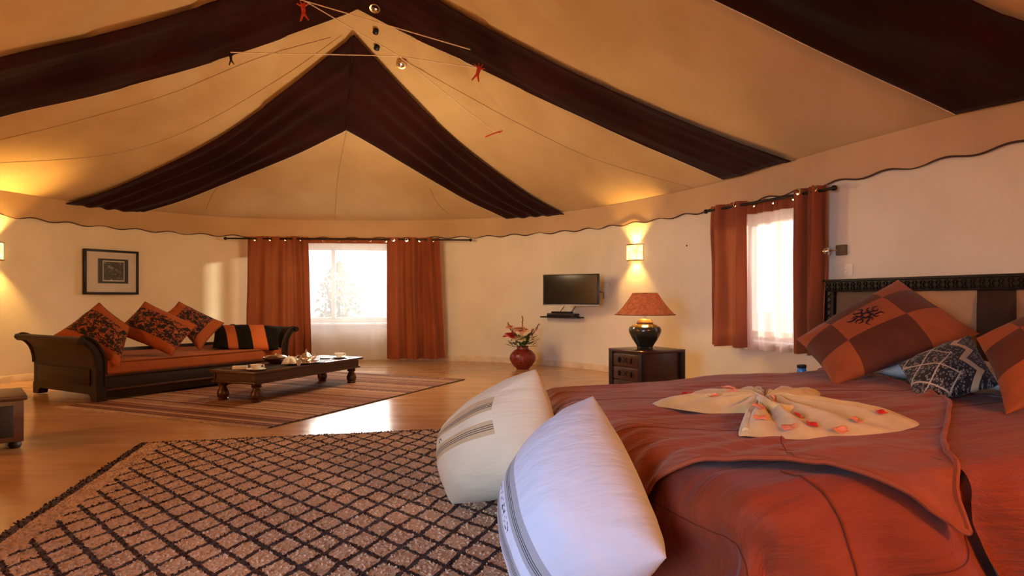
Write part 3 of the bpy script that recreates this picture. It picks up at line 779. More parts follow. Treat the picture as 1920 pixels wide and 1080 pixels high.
# tray with teapot
def lathe_thing(name, label, cat, loc, parts, group=None, rz=0):
    r = thing(name, label, cat, loc, rz, group)
    for pn, pr, mt, n in parts: MB().lathe(pr, n).build(pn, mt, r)
    return r
TR = T(563, 681)
tray = lathe_thing('serving_tray', 'round silver tray in the middle of the coffee table', 'tray', TR, [('tray_dish', [(0, 0), (.17, 0), (.2, .008), (.215, .018), (.21, .02), (.195, .012), (.168, .005), (0, .005)], 'silver', 36)])
TP = T(574, 680, tabz+.006)
tp = lathe_thing('teapot', 'small engraved silver teapot on the tray', 'teapot', TP, [
    ('pot_body', [(0, 0), (.045, 0), (.048, .008), (.04, .014), (.066, .03), (.075, .05), (.07, .07), (.05, .088), (.042, .092)], 'silver', 20),
    ('lid', [(.046, .09), (.05, .095), (.036, .11), (.016, .122), (.008, .128), (.013, .136), (.01, .146), (.004, .158), (0, .165)], 'silver', 16)])
MB().tube(smoothpath([(.065, 0, .04), (.1, 0, .06), (.115, 0, .09), (.135, 0, .105)], 5), [.014-.0006*k for k in range(16)], 8).build('spout', 'silver', tp)
MB().tube(smoothpath([(-.06, 0, .08), (-.1, 0, .085), (-.115, 0, .06), (-.1, 0, .035), (-.066, 0, .035)], 5), .006, 6).build('handle', 'silver', tp)
for px, py, lab in ((551, 678, 'tea glass on the silver tray, farther one beside the white napkin'), (560, 685, 'tea glass on the silver tray, nearer one just left of the teapot')):
    q = T(px, py, tabz+.006)
    M.setdefault('tea_glass', plain('tea_glass', (.5, .5, .42), .08, bump=0))
    lathe_thing('tea_glass', lab, 'glass', q, [('glass_cup', [(0, 0), (.02, 0), (.021, .01), (.024, .035), (.028, .06), (.026, .06), (.022, .035), (.018, .006), (0, .006)], 'tea_glass', 14)], 'tea glasses on the tray')
# wooden bowl with lid edge
lathe_thing('wooden_bowl', 'dark wide wooden bowl behind the tray, at the sofa side of the table', 'bowl', T(517, 681), [('bowl_body', [(0, 0), (.07, 0), (.075, .01), (.12, .035), (.145, .06), (.14, .075), (.13, .066), (.1, .04), (0, .02)], 'wood_red', 28), ('lid', [(.135, .068), (.1, .09), (.05, .1), (.012, .104), (.014, .115), (0, .12)], 'silver', 28)])
# crumpled napkins
def crumple(name, label, cat, loc, r, h, mat, seed):
    mb = MB()
    def fn(a, b):
        th = a*2*PI; rr = b*r*(1+.25*math.sin(3*th+seed)+.15*math.sin(7*th))
        z = h*(1-b**2)+.35*h*nz(math.cos(th)*b*4, math.sin(th)*b*4, seed)*(1-b)+.002
        return (rr*math.cos(th), rr*math.sin(th), max(.002, z))
    mb.grid(fn, 32, 8); o = mb.build(name, mat, angle=None); o.location = loc; solid(o, .003, 1); tag(o, label, cat); return o
crumple('napkin', 'crumpled white napkin between the wooden bowl and the teapot', 'napkin', T(543, 682, tabz+.018), .075, .08, 'linen', 2)
def cup(loc, label, sc_=1.0):
    r = thing('teacup', label, 'cup', loc, .5)
    MB().lathe([(0, 0), (.05, 0), (.06, .004), (.1, .014), (.098, .018), (.06, .009), (0, .006)], 28).build('saucer', 'white_ceramic', r)
    MB().lathe([(0, .008), (.03, .008), (.034, .014), (.05, .035), (.06, .062), (.056, .062), (.046, .036), (.028, .018), (0, .016)], 24).build('cup_body', 'white_ceramic', r)
    MB().tube(smoothpath([(.052, 0, .054), (.078, 0, .05), (.078, 0, .03), (.046, 0, .026)], 5), .005, 6).build('handle', 'white_ceramic', r)
cup(T(480, 694), 'white cup on a saucer at the near end of the coffee table')
cup(T(636, 671), 'pale cup on a saucer at the far end of the coffee table')
o = MB().box((-.075, -.045, 0), (.075, .045, .035), .005).build('napkin_box', 'white_ceramic'); o.location = T(450, 692); o.rotation_euler.z = .3; tag(o, 'small flat white box beside the near cup on the coffee table', 'box')
for px, py, lab in ((598, 673, 'black phone-like slab on the coffee table right of the teapot, farther one'), (590, 681, 'black slab on the coffee table right of the teapot, nearer one')):
    o = MB().box((-.06, -.03, 0), (.06, .03, .014), .004).build('remote_control', 'plastic_black'); o.location = T(px+12, py); o.rotation_euler.z = .1; tag(o, lab, 'remote')

# ------------------------------------------------------------------ wall pieces
def wallframe(px0, px1, off=0.0):
    a = hitpx(px0, off); b = hitpx(px1, off); A, B = a[0], b[0]; t = (B-A).normalized(); return A, B, t, math.atan2(t.y, t.x)
def zat(py, d): return CH-(py-HY)/F*d
# picture: local x along wall (left to right), -y towards the room
A, B, t, rz = wallframe(154, 257, .025)
z0 = zat(552, (A.y+B.y)/2); z1 = zat(469, (A.y+B.y)/2); W = (B-A).length; H = z1-z0
pic = thing('framed_picture', 'framed dark photograph with wide pale mat on the wall above the sofa', 'picture', (A.x, A.y, z0), rz)
fr = MB(); e = .035
fr.box((0, -.03, 0), (e, .02, H), .004); fr.box((W-e, -.03, 0), (W, .02, H), .004); fr.box((0, -.03, 0), (W, .02, e), .004); fr.box((0, -.03, H-e), (W, .02, H), .004)
fr.build('frame', 'wood_black', pic)
MB().box((e-.005, -.012, e-.005), (W-e+.005, 0, H-e+.005)).build('mat_board', 'mat_board', pic, smooth=False)
x0, x1, y0, y1 = W*.25, W*.80, H*.25, H*.80
MB().box((x0, -.02, y0), (x1, -.01, y1)).build('inner_border', 'plastic_black', pic, smooth=False)
MB().box((x0+.06, -.024, y0+.03), (x1-.06, -.018, y1-.03)).build('inner_line', 'mat_board', pic, smooth=False)
mb = MB(); mb.grid(lambda a, b: (x0+.07+a*(x1-x0-.14), -.0255, y0+.045+b*(y1-y0-.09)), 2, 2); mb.build('photograph', 'print', pic, smooth=False)

# television
TL = P(1018, 571, 9.78); TRr = P(1123, 571, 9.3)
t = (TRr.xy-TL.xy).normalized(); W = (TRr.xy-TL.xy).length; rz = math.atan2(t.y, t.x)
tv = thing('television', 'flat black television mounted on the back wall right of the vase', 'television', (TL.x, TL.y, 1.0), rz)
H = .465
MB().box((0, 0, 0), (W, .035, H), .008).build('casing', 'plastic_black', tv)
MB().box((.028, -.004, .03), (W-.028, .002, H-.02)).build('screen', 'screen', tv, smooth=False)
MB().box((.0, -.006, -.006), (W, .03, .012), .003).build('bottom_trim', 'plastic_grey', tv)
hb = MB(); wp = hitpx(1085)[0]; lp = TF[tv].inverted() @ Vector((wp.x, wp.y, 1.2))
hb.box((W/2-.12, .034, .12), (W/2+.12, .06, .36)); hb.tube([(W/2, .05, .22), (W/2+.1, .05+max(.06, (lp.y-.05)*.5), .22), (lp.x, lp.y, .22)], .018, 8)
hb.build('wall_bracket', 'iron', tv)
MB().tube([(W, .02, .2), (W+.06, .03, .19), (W+.05, .04, .1)], .008, 6).build('cable', 'plastic_black', tv)
# shelf with two boxes below
A, B, t, rz = wallframe(1026, 1096, .03)
wz = zat(595, A.y)
sh = thing('wall_shelf', 'small black shelf on the wall under the television', 'shelf', (A.x, A.y, wz), rz); W = (B-A).length
MB().box((0, -.16, 0), (W, .02, .022), .004).build('shelf_board', 'iron', sh)
for x in (W*.35, W*.65): MB().tube([(x, -.12, .02), (x+.05, -.02, .1), (x+.12, .0, .19)], .006, 6).build('bracket', 'iron', sh)
o = MB().box((0, 0, 0), (W*.72, .15, .05), .006).build('set_top_box', 'plastic_black'); o.location = (A.x+.0, A.y-.17, wz+.022); o.rotation_euler.z = rz; tag(o, 'black set-top box lying on the small shelf under the television', 'set-top box')
o = MB().box((0, 0, 0), (W*.5, .12, .03), .005).build('media_player', 'plastic_black'); q = Matrix.Rotation(rz, 4, 'Z') @ Vector((.1, 0, 0)); o.location = (A.x+q.x, A.y-.13, wz+.072); o.rotation_euler.z = rz; tag(o, 'thin black box stacked on the set-top box under the television', 'media player')

# sconces
def sconce(px, py, label, power, wpx=37):
    a = hitpx(px, .0); p, tan, n, s_ = a; d = p.y; W = wpx/F*d*1.05; H = .235; zc = zat(py, d)
    rz = math.atan2(n.y, n.x)-PI/2*(-1)   # local -y = into the room
    r = thing('wall_sconce', label, 'wall lamp', (p.x, p.y, zc-H/2), rz)
    R = W/2
    # half round open body; local -y faces the room
    def pos(a_, z): return (R*math.cos(a_), -R*.75*math.sin(a_)-.01, z)
    mb = MB().grid(lambda u, v: pos(PI*u, .012+v*(H-.024)), 24, 6); mb.build('shade', 'sconce', r)
    fm = MB()
    for z in (.006, H-.006): fm.tube([pos(PI*k/24, z) for k in range(25)], .008, 6)
    for k in range(0, 25, 6): fm.tube([pos(PI*k/24, 0), pos(PI*k/24, H)], .004, 5)
    fm.build('frame', 'brass', r)
    MB().box((-R*.6, -.02, .03), (R*.6, 0, H-.03), .004).build('back_plate', 'brass', r)
    MB().lathe([(0, .05), (.02, .05), (.022, .08), (.03, .11), (.026, .14), (0, .155)], 12, (0, -.06, 0)).build('bulb', 'sconce', r)
    c = Vector((p.x, p.y, 0))+Vector((n.x, n.y, 0))*(.09)
    l1 = light('SPOT', (c.x, c.y, zc+H*.2), power, (1, .55, .14), .03, (PI, 0, 0), name='sconce_up_light', spot=math.radians(100), blend=.6)
    l2 = light('SPOT', (c.x, c.y, zc-H*.2), power, (1, .55, .14), .03, (0, 0, 0), name='sconce_down_light', spot=math.radians(100), blend=.6)
    return r
sconce(1193, 474, 'glowing half-round amber wall sconce above the table lamp', 48)
sconce(-30, 470, 'amber wall sconce left of the framed picture, at the left edge', 150, 60)

# nightstand: local x along right face, y along left face
NSf = G(1203, 659, .55).xy; NSl = G(1134, 653.6, .55).xy; NSr = G(1288, 654.6, .55).xy
u = (NSr-NSf).normalized(); nrz = math.atan2(u.y, u.x)
ns = thing('nightstand', 'dark carved wooden nightstand with drawers under the orange lamp', 'nightstand', (NSf.x, NSf.y, 0), nrz)
ww, dd, hh = .60, .54, .55
MB().box((.02, .02, .05), (ww-.02, dd-.02, hh-.03), .006).build('body', 'wood_red', ns)
MB().box((-.01, -.01, hh-.03), (ww+.01, dd+.01, hh), .008).build('top', 'wood_red', ns)
MB().box((.0, .0, 0), (ww, dd, .06), .006).build('plinth', 'wood_dark', ns)
for k in range(3):
    z0 = .08+k*.145
    dr = MB().box((.004, .06, z0), (.022, dd-.06, z0+.13), .006).build('drawer', 'wood_red', ns)
    for yy in (.17, dd-.17): MB().box((-.014, yy-.012, z0+.035), (.005, yy+.012, z0+.095), .006).build('handle', 'iron', dr)
    yc = dd/2
    MB().tube([(.002, yc-.03, z0+.04), (.002, yc+.03, z0+.09)], .005, 5).build('carving', 'iron', dr); MB().tube([(.002, yc+.03, z0+.04), (.002, yc-.03, z0+.09)], .005, 5).build('carving', 'iron', dr)
for a_, b_ in (((.0, .0), (.025, .025)), ((.0, dd-.05), (.02, dd-.01)), ((ww-.05, .0), (ww-.01, .02))):
    MB().box((a_[0]-.004, a_[1]-.004, .05), (b_[0]+.02, b_[1]+.02, hh-.03), .003).build('corner_post', 'wood_dark', ns)
# table lamp
lc = Matrix.Translation((NSf.x, NSf.y, 0)) @ Matrix.Rotation(nrz, 4, 'Z') @ Vector((ww/2-.02, dd/2, hh))
lamp = thing('table_lamp', 'table lamp with wide orange shade and dark glazed round body on the nightstand', 'lamp', lc)
MB().lathe([(0, 0), (.085, 0), (.09, .01), (.085, .02), (.1, .05), (.14, .11), (.17, .17), (.178, .205), (.165, .24), (.12, .265), (.085, .275), (.09, .29), (.08, .30), (.06, .325), (.05, .33), (0, .33)], 32).build('lamp_base', 'lamp_body', lamp)
MB().lathe([(.086, .272), (.094, .280), (.086, .288)], 28).build('collar', 'brass', lamp)
MB().tube([(0, 0, .32), (0, 0, .46)], .01, 8).build('stem', 'brass', lamp)
MB().lathe([(0, .36), (.02, .365), (.035, .40), (.03, .43), (.012, .46), (0, .462)], 16).build('bulb', 'sconce', lamp)
sp = []
for k in range(11):
    q = k/10; sp.append((.325-.19*q**.8, .375+.235*q))
shd = MB().lathe(sp, 48); o = shd.build('lamp_shade', 'shade', lamp); solid(o, .003)
MB().tube([(.325*math.cos(a), .325*math.sin(a), .375) for a in [2*PI*k/48 for k in range(49)]], .005, 6, False).build('shade_rim', 'rust_dark', lamp)
MB().tube([(.135*math.cos(a), .135*math.sin(a), .61) for a in [2*PI*k/48 for k in range(49)]], .005, 6, False).build('shade_top_rim', 'brass', lamp)
light('POINT', (lc.x, lc.y, lc.z+.42), 150, (1, .58, .14), .035, name='table_lamp_bulb_light')

# vase with flowers
vp = G(980, 692)
vz = lathe_thing('flower_vase', 'round dark red carved vase with flowers on the floor by the back wall', 'vase', vp, [('vase_body', [(0, 0), (.095, 0), (.1, .01), (.15, .06), (.195, .13), (.205, .18), (.19, .235), (.14, .29), (.09, .315), (.085, .345), (.1, .355), (.095, .36), (.075, .345), (.07, .3), (0, .28)], 'vase', 36)])
stems = [((-.18, .0, .62), 'bud'), ((-.05, .02, .64), 'peach'), ((0, 0, .82), 'spike'), ((.16, 0, .62), 'spike2'), ((-.2, 0, .55), 'red'), ((-.06, -.03, .5), 'cream'), ((.1, 0, .5), None), ((-.24, 0, .38), None), ((.17, .02, .48), None), ((.07, -.03, .46), None), ((.26, 0, .7), 'spike2'), ((-.23, .02, .72), 'spike2')]
stm = MB()
for (x, y, z), k in stems: stm.tube(smoothpath([(0, 0, .3), (x*.4, y, .3+(z-.3)*.55), (x, y, z)], 5), .004, 5)
stm.build('flower_stems', 'green', vz)
def petals(c, r, mat, n=14, name='blossom'):
    mb = MB()
    for k in range(n):
        a = k*2.4; rr = r*(.3+.7*(k/n)); d = Vector((math.cos(a), math.sin(a), .5-.9*k/n)); d.normalize(); s_ = Vector((-math.sin(a), math.cos(a), 0))
        c0 = Vector(c)+d*rr*.25; mb.add([c0-s_*r*.12, c0+d*rr*.5-s_*r*.4+Vector((0, 0, r*.1)), c0+d*rr*.85, c0+d*rr*.5+s_*r*.4+Vector((0, 0, r*.1)), c0+s_*r*.12], [(0, 1, 2, 3, 4)])
    return mb.build(name, mat, vz)
petals((-.19, -.04, .54), .15, 'red_petal', 24); petals((-.04, -.03, .62), .17, 'peach_petal', 24); petals((-.06, -.09, .49), .16, 'cream_petal', 24); petals((-.2, .02, .66), .09, 'pink_petal', 16)
lf = MB()
for k in range(130):
    a = random.uniform(0, 2*PI); rr = random.uniform(.03, .2); z = random.uniform(.35, .52); c0 = Vector((rr*math.cos(a), rr*math.sin(a)*.6, z)); d = Vector((math.cos(a), math.sin(a)*.6, random.uniform(-.2, .8))).normalized(); s_ = d.cross(Vector((0, 0, 1))).normalized(); l = random.uniform(.08, .14)
    lf.add([c0, c0+d*l*.5+s_*l*.25, c0+d*l, c0+d*l*.5-s_*l*.25], [(0, 1, 2, 3)])
lf.build('leaves', 'green', vz)['kind'] = 'stuff'
sp_ = MB()
for (x, y, z), k in stems:
    if k in ('spike', 'spike2', 'bud'):
        for q in range(9):
            f = .55+.5*q/9; c0 = Vector((x*f, y, .3+(z-.3)*f)); sp_.lathe([(0, -.02), (.011, 0), (0, .024)], 6, c0+Vector((random.uniform(-.01, .01), 0, 0)))
sp_.build('flower_spikes', plain('dusky_red_buds', (.3, .04, .04), .6), vz)['kind'] = 'stuff'

# small wall fittings near the headboard
def wallbox(name, label, cat, px, py, w_, h_, d_, mat, extra=None):
    a = hitpx(px, .0); p, tan, n, s_ = a; zc = zat(py, p.y); rz = math.atan2(n.y, n.x)+PI/2
    r = thing(name, label, cat, (p.x, p.y, zc), rz)
    MB().box((-w_/2, -d_, -h_/2), (w_/2, 0, h_/2), .004).build('plate', mat, r)
    if extra: extra(r)
    return r
def sw(r):
    MB().box((-.022, -.016, -.03), (.022, -.008, .03), .003).build('rocker', 'switch', r); MB().box((-.018, -.018, -.003), (.018, -.014, .003)).build('slot', 'plastic_grey', r)
wallbox('light_switch', 'cream light switch on the wall above the left end of the headboard', 'switch', 1588, 506, .14, .11, .01, 'switch', sw)
def rl(r):
    MB().tube([(-.03, -.04, 0), (-.09, -.07, 0)], .008, 8).build('arm', 'chrome', r)
    MB().lathe([(0, -.04), (.02, -.036), (.036, -.016), (.04, .0), (.034, .02), (.018, .034), (0, .036)], 20, (-.10, -.10, -.005)).build('globe', 'chrome', r)
wallbox('reading_light', 'small chrome reading light on the wall right of the curtain', 'wall lamp', 1581, 469, .10, .095, .04, 'pad_grey', rl)
def sockd(r): MB().box((-.03, -.014, -.03), (.03, -.008, .03), .003).build('socket_face', 'switch', r)
wallbox('wall_socket', 'pale socket plate on the wall right of the television', 'socket', 1135, 545, .12, .2, .01, 'switch', sockd)
q = hitpx(1549, .06); hk = thing('curtain_hook', 'small black knob on the wall at the right edge of the curtain', 'hook', (q[0].x, q[0].y, zat(540, q[0].y)), 0)
MB().lathe([(0, -.04), (.03, -.03), (.036, 0), (.03, .03), (0, .04)], 14).build('knob', 'plastic_black', hk)
MB().tube([(0, 0, 0), (-q[2].x*.06, -q[2].y*.06, 0)], .01, 8).build('hook_stem', 'iron', hk)
q = hitpx(1288, .005); o = MB().lathe([(0, 0), (.008, 0), (.01, .01), (.004, .02), (0, .022)], 10).build('wall_nail', 'iron'); o.location = (q[0].x, q[0].y, zat(462, q[0].y)); tag(o, 'tiny nail in the bare wall between sconce and right window', 'nail')

# ------------------------------------------------------------------ chest at the left edge
cx = G(45, 840)
ch = thing('low_chest', 'corner of a low dark wooden chest at the left edge of the frame', 'chest', (cx.x, cx.y, 0), math.radians(221))
MB().box((0, -.5, .05), (.85, 0, .36), .008).build('body', 'wood_red', ch); MB().box((-.02, -.53, .355), (.88, .03, .39), .008).build('lid', 'wood_red', ch)
for x, y in ((.05, -.05), (.8, -.05), (.05, -.45), (.8, -.45)): MB().lathe([(0, 0), (.03, 0), (.042, .02), (.04, .04), (.03, .055), (0, .055)], 14, (x, y, 0)).build('foot', 'wood_dark', ch)
pn = MB(); pn.box((.06, -.004, .09), (.4, .008, .32), .004); pn.box((.45, -.004, .09), (.79, .008, .32), .004); pn.build('panel', 'wood_dark', ch)

# ------------------------------------------------------------------ bed
ZT = .55
BA, BB, BC, BE = Vector((.12, 3.85)), Vector((.62, 1.68)), Vector((3.55, 2.95)), Vector((2.98, 5.22))
LS, WT = 3.15, 2.22
def bedxy(s_, t_):
    u_, v_ = s_/LS, t_/WT
    return BA*(1-u_)*(1-v_)+BE*u_*(1-v_)+BC*u_*v_+BB*(1-u_)*v_
R0 = .13
def clothmap(s_, t_, lift=0.0, seed=0, hem=.02):
    sc_ = max(R0, min(LS+1, s_)); tc = max(R0, min(WT-R0, t_)); os_, ot = s_-sc_, t_-tc; l = math.hypot(os_, ot)
    wr = .017*nz(s_*1.5, t_*6, seed)+.009*nz(s_*3, t_*15, seed+3)+.012*nz(s_*1.2, t_*1.2, seed+9)
    z = ZT+lift+wr
    if l < 1e-6:
        p = bedxy(s_, t_); return Vector((p.x, p.y, z))
    l = min(l, .75); ds, dt = os_/math.hypot(os_, ot), ot/math.hypot(os_, ot)
    q = R0*PI/2
    rr = R0+lift
    if l < q: a = l/R0; hz, dr = rr*math.sin(a), R0*(1-math.cos(a))
    else: dr = R0+(l-q); hz = rr+.10*(l-q)
    ph = s_*13-t_*9+2.2*nz(s_*1.4, t_, seed)
    fold = (math.sin(ph)*.5+.5*math.sin(ph*.43+1))*.085*min(1, dr/.22)+.022*nz(s_*4.5, t_*3, seed+2)
    hz += max(-R0, fold)
    p = bedxy(sc_+ds*hz, tc+dt*hz)
    return Vector((p.x, p.y, max(hem, z-dr)))
bed = thing('bed', 'large double bed with rust bedspread and carved black headboard on the right', 'bed', (BA.x+1.7, BA.y-.6, 0), 0)
# mattress / base
mb = MB(); poly = [bedxy(.12, .12), bedxy(LS-.05, .12), bedxy(LS-.05, WT-.12), bedxy(.12, WT-.12)]
mb.prism([(p.x, p.y) for p in poly], .12, ZT-.03, 'z'); mb.build('mattress', 'mattress', bed, world=True)
mb = MB(); poly = [bedxy(.16, .16), bedxy(LS-.05, .16), bedxy(LS-.05, WT-.16), bedxy(.16, WT-.16)]
mb.prism([(p.x, p.y) for p in poly], .0, .13, 'z'); mb.build('bed_base', 'wood_dark', bed, world=True)
S0, S1, T0, T1 = -.42, LS-.55, -.42, WT+.42
mb = MB().grid(lambda a, b: clothmap(S0+(S1-S0)*a, T0+(T1-T0)*b), 190, 190); spread = mb.build('bedspread', 'bedspread', bed, world=True, angle=None)
def seamline(pts, r, parent, mat, lift=.003, seed=0, n=60):
    sp2 = resample(pts, n); q = [clothmap(p.x, p.y, lift, seed) for p in sp2]
    return MB().tube(q, r*.6, 5).build('seam', mat, parent, world=True)
def throw_():
    # folded cover across the foot; right edge runs from the middle towards the near side and hangs over it
    RE = resample([(2.5, -.3), (2.38, .6), (1.98, 1.35), (1.56, 1.68), (1.08, 2.0), (.90, 2.18), (.76, 2.36)], 150)
    def fn(a, b):
        e = RE[int(round(b*150))]; l = Vector((-.36, -.3)).lerp(Vector((-.36, 1.42)), b)
        ss = l.x+(e.x-l.x)*a; tt = l.y+(e.y-l.y)*a+.05*math.sin(PI*a)*b
        edge = .012*math.exp(-((1-b)/.03)**2)+.012*math.exp(-((1-a)/.02)**2)
        return clothmap(ss, tt, .024+edge+.012*nz(ss*2, tt*11, 8)*b, 0)
    o = MB().grid(fn, 150, 150).build('throw', 'throw', bed, world=True, angle=None)
    hem = MB().tube([fn(1, k/80) for k in range(81)], .011, 6); hem.build('hem', 'throw', o, world=True)
    hem = MB().tube([fn(k/80, 1) for k in range(81)], .009, 6); hem.build('hem', 'throw', o, world=True)
    for f in (.42, .78):
        MB().tube([fn(k/80, f)+Vector((0, 0, .0)) for k in range(81)], .0022, 5).build('seam', 'bed_seam', o, world=True)
    MB().tube([fn(.62, .78+.2*k/40) for k in range(41)], .0022, 5).build('seam', 'bed_seam', o, world=True)
    return o
throw_()
seamline([(.28, 2.02), (.34, WT+.05), (.36, WT+.2), (.38, WT+.42)], .004, spread, 'bed_seam'); seamline([(.05, WT+.3), (.36, WT+.24), (.95, WT+.18)], .003, spread, 'bed_seam'); seamline([(-.12, 1.6), (-.08, 1.8), (-.09, 2.1), (-.1, 2.3)], .003, spread, 'bed_seam')
seamline([(1.5, 1.5), (2.2, 1.45), (2.6, 1.4)], .003, spread, 'bed_seam'); seamline([(1.6, .6), (2.2, .6), (2.6, .55)], .003, spread, 'bed_seam')
# near-side hanging cover edge at the right
def side_cover():
    def fn(a, b):
        l0 = .86+.16*b; ss = l0+(1.9-l0)*a; tt = 1.95+(WT+.42-1.95)*b
        return clothmap(ss, tt, .012+.018*math.exp(-(a/.06)**2)*min(1, b*3), 0)
    o = MB().grid(fn, 50, 90).build('cover_fold', 'bedspread', bed, world=True, angle=None)
side_cover()
# sheet turned back near the pillows
mb = MB().grid(lambda a, b: clothmap(LS-.62+.6*a, -.25+(WT+.5)*b, -.008, 5), 30, 90); mb.build('sheet', 'linen', bed, world=True, angle=None)

# headboard
HA = hitpx(1563, .07)[0]; hd = Vector((.355, -.935)).normalized(); hrz = math.atan2(hd.y, hd.x)
HBW, HZ0, HZ1 = 2.9, .25, zat(525.5, HA.y)
hbp = thing('headboard', 'black carved wooden headboard with padded tan and brown panels', 'headboard', (HA.x, HA.y, HZ0), hrz)   # local -y = towards the room
hh = HZ1-HZ0; e = .11
fr = MB(); fr.box((0, -.05, 0), (e, .02, hh), .01); fr.box((HBW-e, -.05, 0), (HBW, .02, hh), .01); fr.box((0, -.055, hh-e), (HBW, .02, hh), .01); fr.box((0, -.065, hh-.02), (HBW, .025, hh+.004), .006); fr.box((0, -.05, 0), (HBW, .02, e), .01)
fr.build('frame', 'wood_black', hbp)
cv = MB()
for k in range(44):
    x = .06+k*(HBW-.12)/43; cz = hh-e/2-.008
    for s_ in (-1, 1): cv.tube([(x+s_*.004, -.06, cz), (x+s_*.018, -.064, cz+.022), (x+s_*.004, -.06, cz+.036)], .005, 4); cv.tube([(x+s_*.004, -.06, cz), (x+s_*.018, -.064, cz-.022), (x+s_*.004, -.06, cz-.032)], .005, 4)
for k in range(14):
    z = .1+k*(hh-.25)/13; cv.tube([(e/2-.03, -.053, z-.02), (e/2, -.058, z), (e/2-.03, -.053, z+.02)], .005, 4); cv.tube([(e/2+.03, -.053, z-.02), (e/2, -.058, z), (e/2+.03, -.053, z+.02)], .005, 4)
cv.build('carving', 'wood_black', hbp)['kind'] = 'stuff'
def pad(x0, x1, mat, lab):
    n = 14; mb = MB()
    def fn(a, b):
        h_ = ((1-abs(2*a-1)**6)*(1-abs(2*b-1)**6))**.5; return (x0+(x1-x0)*a, -.012-.045*h_, e-.01+(hh-2*e+.02)*b)
    mb.grid(fn, n, n); o = mb.build('padded_panel', mat, hbp); o['label'] = lab
def hbx(px):
    k = (px-960)/F; return (k*HA.y-HA.x)/(hd.x-k*hd.y)
xs = [e, hbx(1645), hbx(1834), hbx(1908), hbx(1908)+.75, HBW-e]
for (a, b), mt, lb in zip(zip(xs, xs[1:]), ('pad_grey', 'pad_tan', 'pad_dark', 'pad_tan', 'pad_grey'), ('grey-brown end panel', 'wide tan panel', 'dark brown panel', 'tan panel at the right', 'grey-brown end panel')): pad(a, b, mt, lb)

# small stool with bottle between bed and wall
bp = P(1503, 685, 5.35); bz = .36
stl = thing('bedside_stool', 'low dark wooden stool behind the bed carrying the blue bottle', 'stool', (bp.x, bp.y, 0), hrz)
MB().box((-.15, -.15, bz-.03), (.15, .15, bz), .006).build('seat', 'wood_dark', stl)
for x in (-1, 1):
    for y in (-1, 1): MB().tube([(x*.12, y*.12, 0), (x*.11, y*.11, bz-.03)], .018, 8).build('leg', 'wood_dark', stl)
lathe_thing('bottle', 'small blue bottle with dark cap behind the bed, under the right window', 'bottle', (bp.x, bp.y, bz), [('bottle_body', [(0, 0), (.035, 0), (.037, .01), (.037, .14), (.034, .155), (.03, .16), (0, .16)], 'blue_bottle', 18), ('cap', [(0, .16), (.036, .16), (.038, .165), (.038, .185), (.03, .19), (0, .19)], 'plastic_black', 18)])

# bed pillows
def flat_pillow(lab, s0, t0, s1, t1, z, th, seed):
    a, b, c, d = bedxy(s0, t0), bedxy(s1, t0), bedxy(s1, t1), bedxy(s0, t1)
    cushion('bed_pillow', lab, 'pillow', [(a.x, a.y, z), (b.x, b.y, z+.05), (c.x, c.y, z+.05), (d.x, d.y, z)], th, 'linen', 'white bed pillows', seed=seed, pinch=.03)
flat_pillow('white bed pillow lying under the large patchwork cushion', LS-.70, .25, LS-.1, 1.08, ZT+.07, .16, 11)
flat_pillow('white bed pillow lying under the black zigzag cushion', LS-.72, 1.12, LS-.1, 1.95, ZT+.07, .16, 12)
big, bsurf, bn = cushion('patchwork_cushion', 'large orange and brown patchwork cushion with black motif leaning on the headboard left half', 'cushion',
    [P(1493, 636, 4.62), P(1684, 524, 4.95), P(1838, 626, 4.25), P(1562, 724, 4.0)], .26, 'patch', 'patchwork cushions on the bed', N=36, seed=3, pinch=.05, wr=.01)
big2, bsurf2, bn2 = cushion('patchwork_cushion', 'second patchwork cushion, cut off by the right frame edge', 'cushion',
    [P(1830, 634, 3.5), P(2075, 520, 3.75), P(2260, 640, 3.2), P(1885, 778, 3.02)], .24, 'patch', 'patchwork cushions on the bed', N=36, seed=5, pinch=.05, wr=.01)
M['motif'] = cloth('black_embroidery', (.015, .006, .006))
def motif(surf, n, parent, cu=.44, cv_=.42):
    mb = MB()
    def path(pts, r):
        sp2 = smoothpath([(x, y, 0) for x, y in pts], 6)
        mb.tube([surf(cu+p.x*1.1, cv_+p.y*1.2)+n*.002 for p in sp2], [max(.0015, r*math.sin(PI*(k+.6)/(len(sp2)+.2))) for k in range(len(sp2))], 5)
    rnd = random.Random(4)
    for k in range(13):
        a = 2*PI*k/13; l = rnd.uniform(.09, .15); b = rnd.choice((-1, 1))*.28
        path([(.02*math.cos(a), .02*math.sin(a)), (l*.45*math.cos(a+b), l*.45*math.sin(a+b)), (l*.75*math.cos(a-b*.3), l*.75*math.sin(a-b*.3)), (l*math.cos(a+b*.5), l*math.sin(a+b*.5))], .006)
    for k in range(8):
        a = 2*PI*k/8+.3; path([(.05*math.cos(a), .05*math.sin(a)), (.03*math.cos(a+.6), .03*math.sin(a+.6)), (.05*math.cos(a+1.2), .05*math.sin(a+1.2))], .005)
    mb.build('embroidered_motif', 'motif', parent, world=True)
motif(bsurf, bn, big); motif(bsurf2, bn2, big2)
cushion('zigzag_cushion', 'small black cushion with white print and beige zigzag between the patchwork cushions', 'cushion',
    [P(1682, 680, 3.95), P(1716, 750, 3.62), P(1872, 722, 3.5), P(1820, 628, 3.95)][::-1][::-1] if False else [P(1684, 682, 3.92), P(1820, 628, 3.95), P(1874, 722, 3.5), P(1722, 757, 3.55)], .17, 'zigzag', seed=6, pinch=.04)

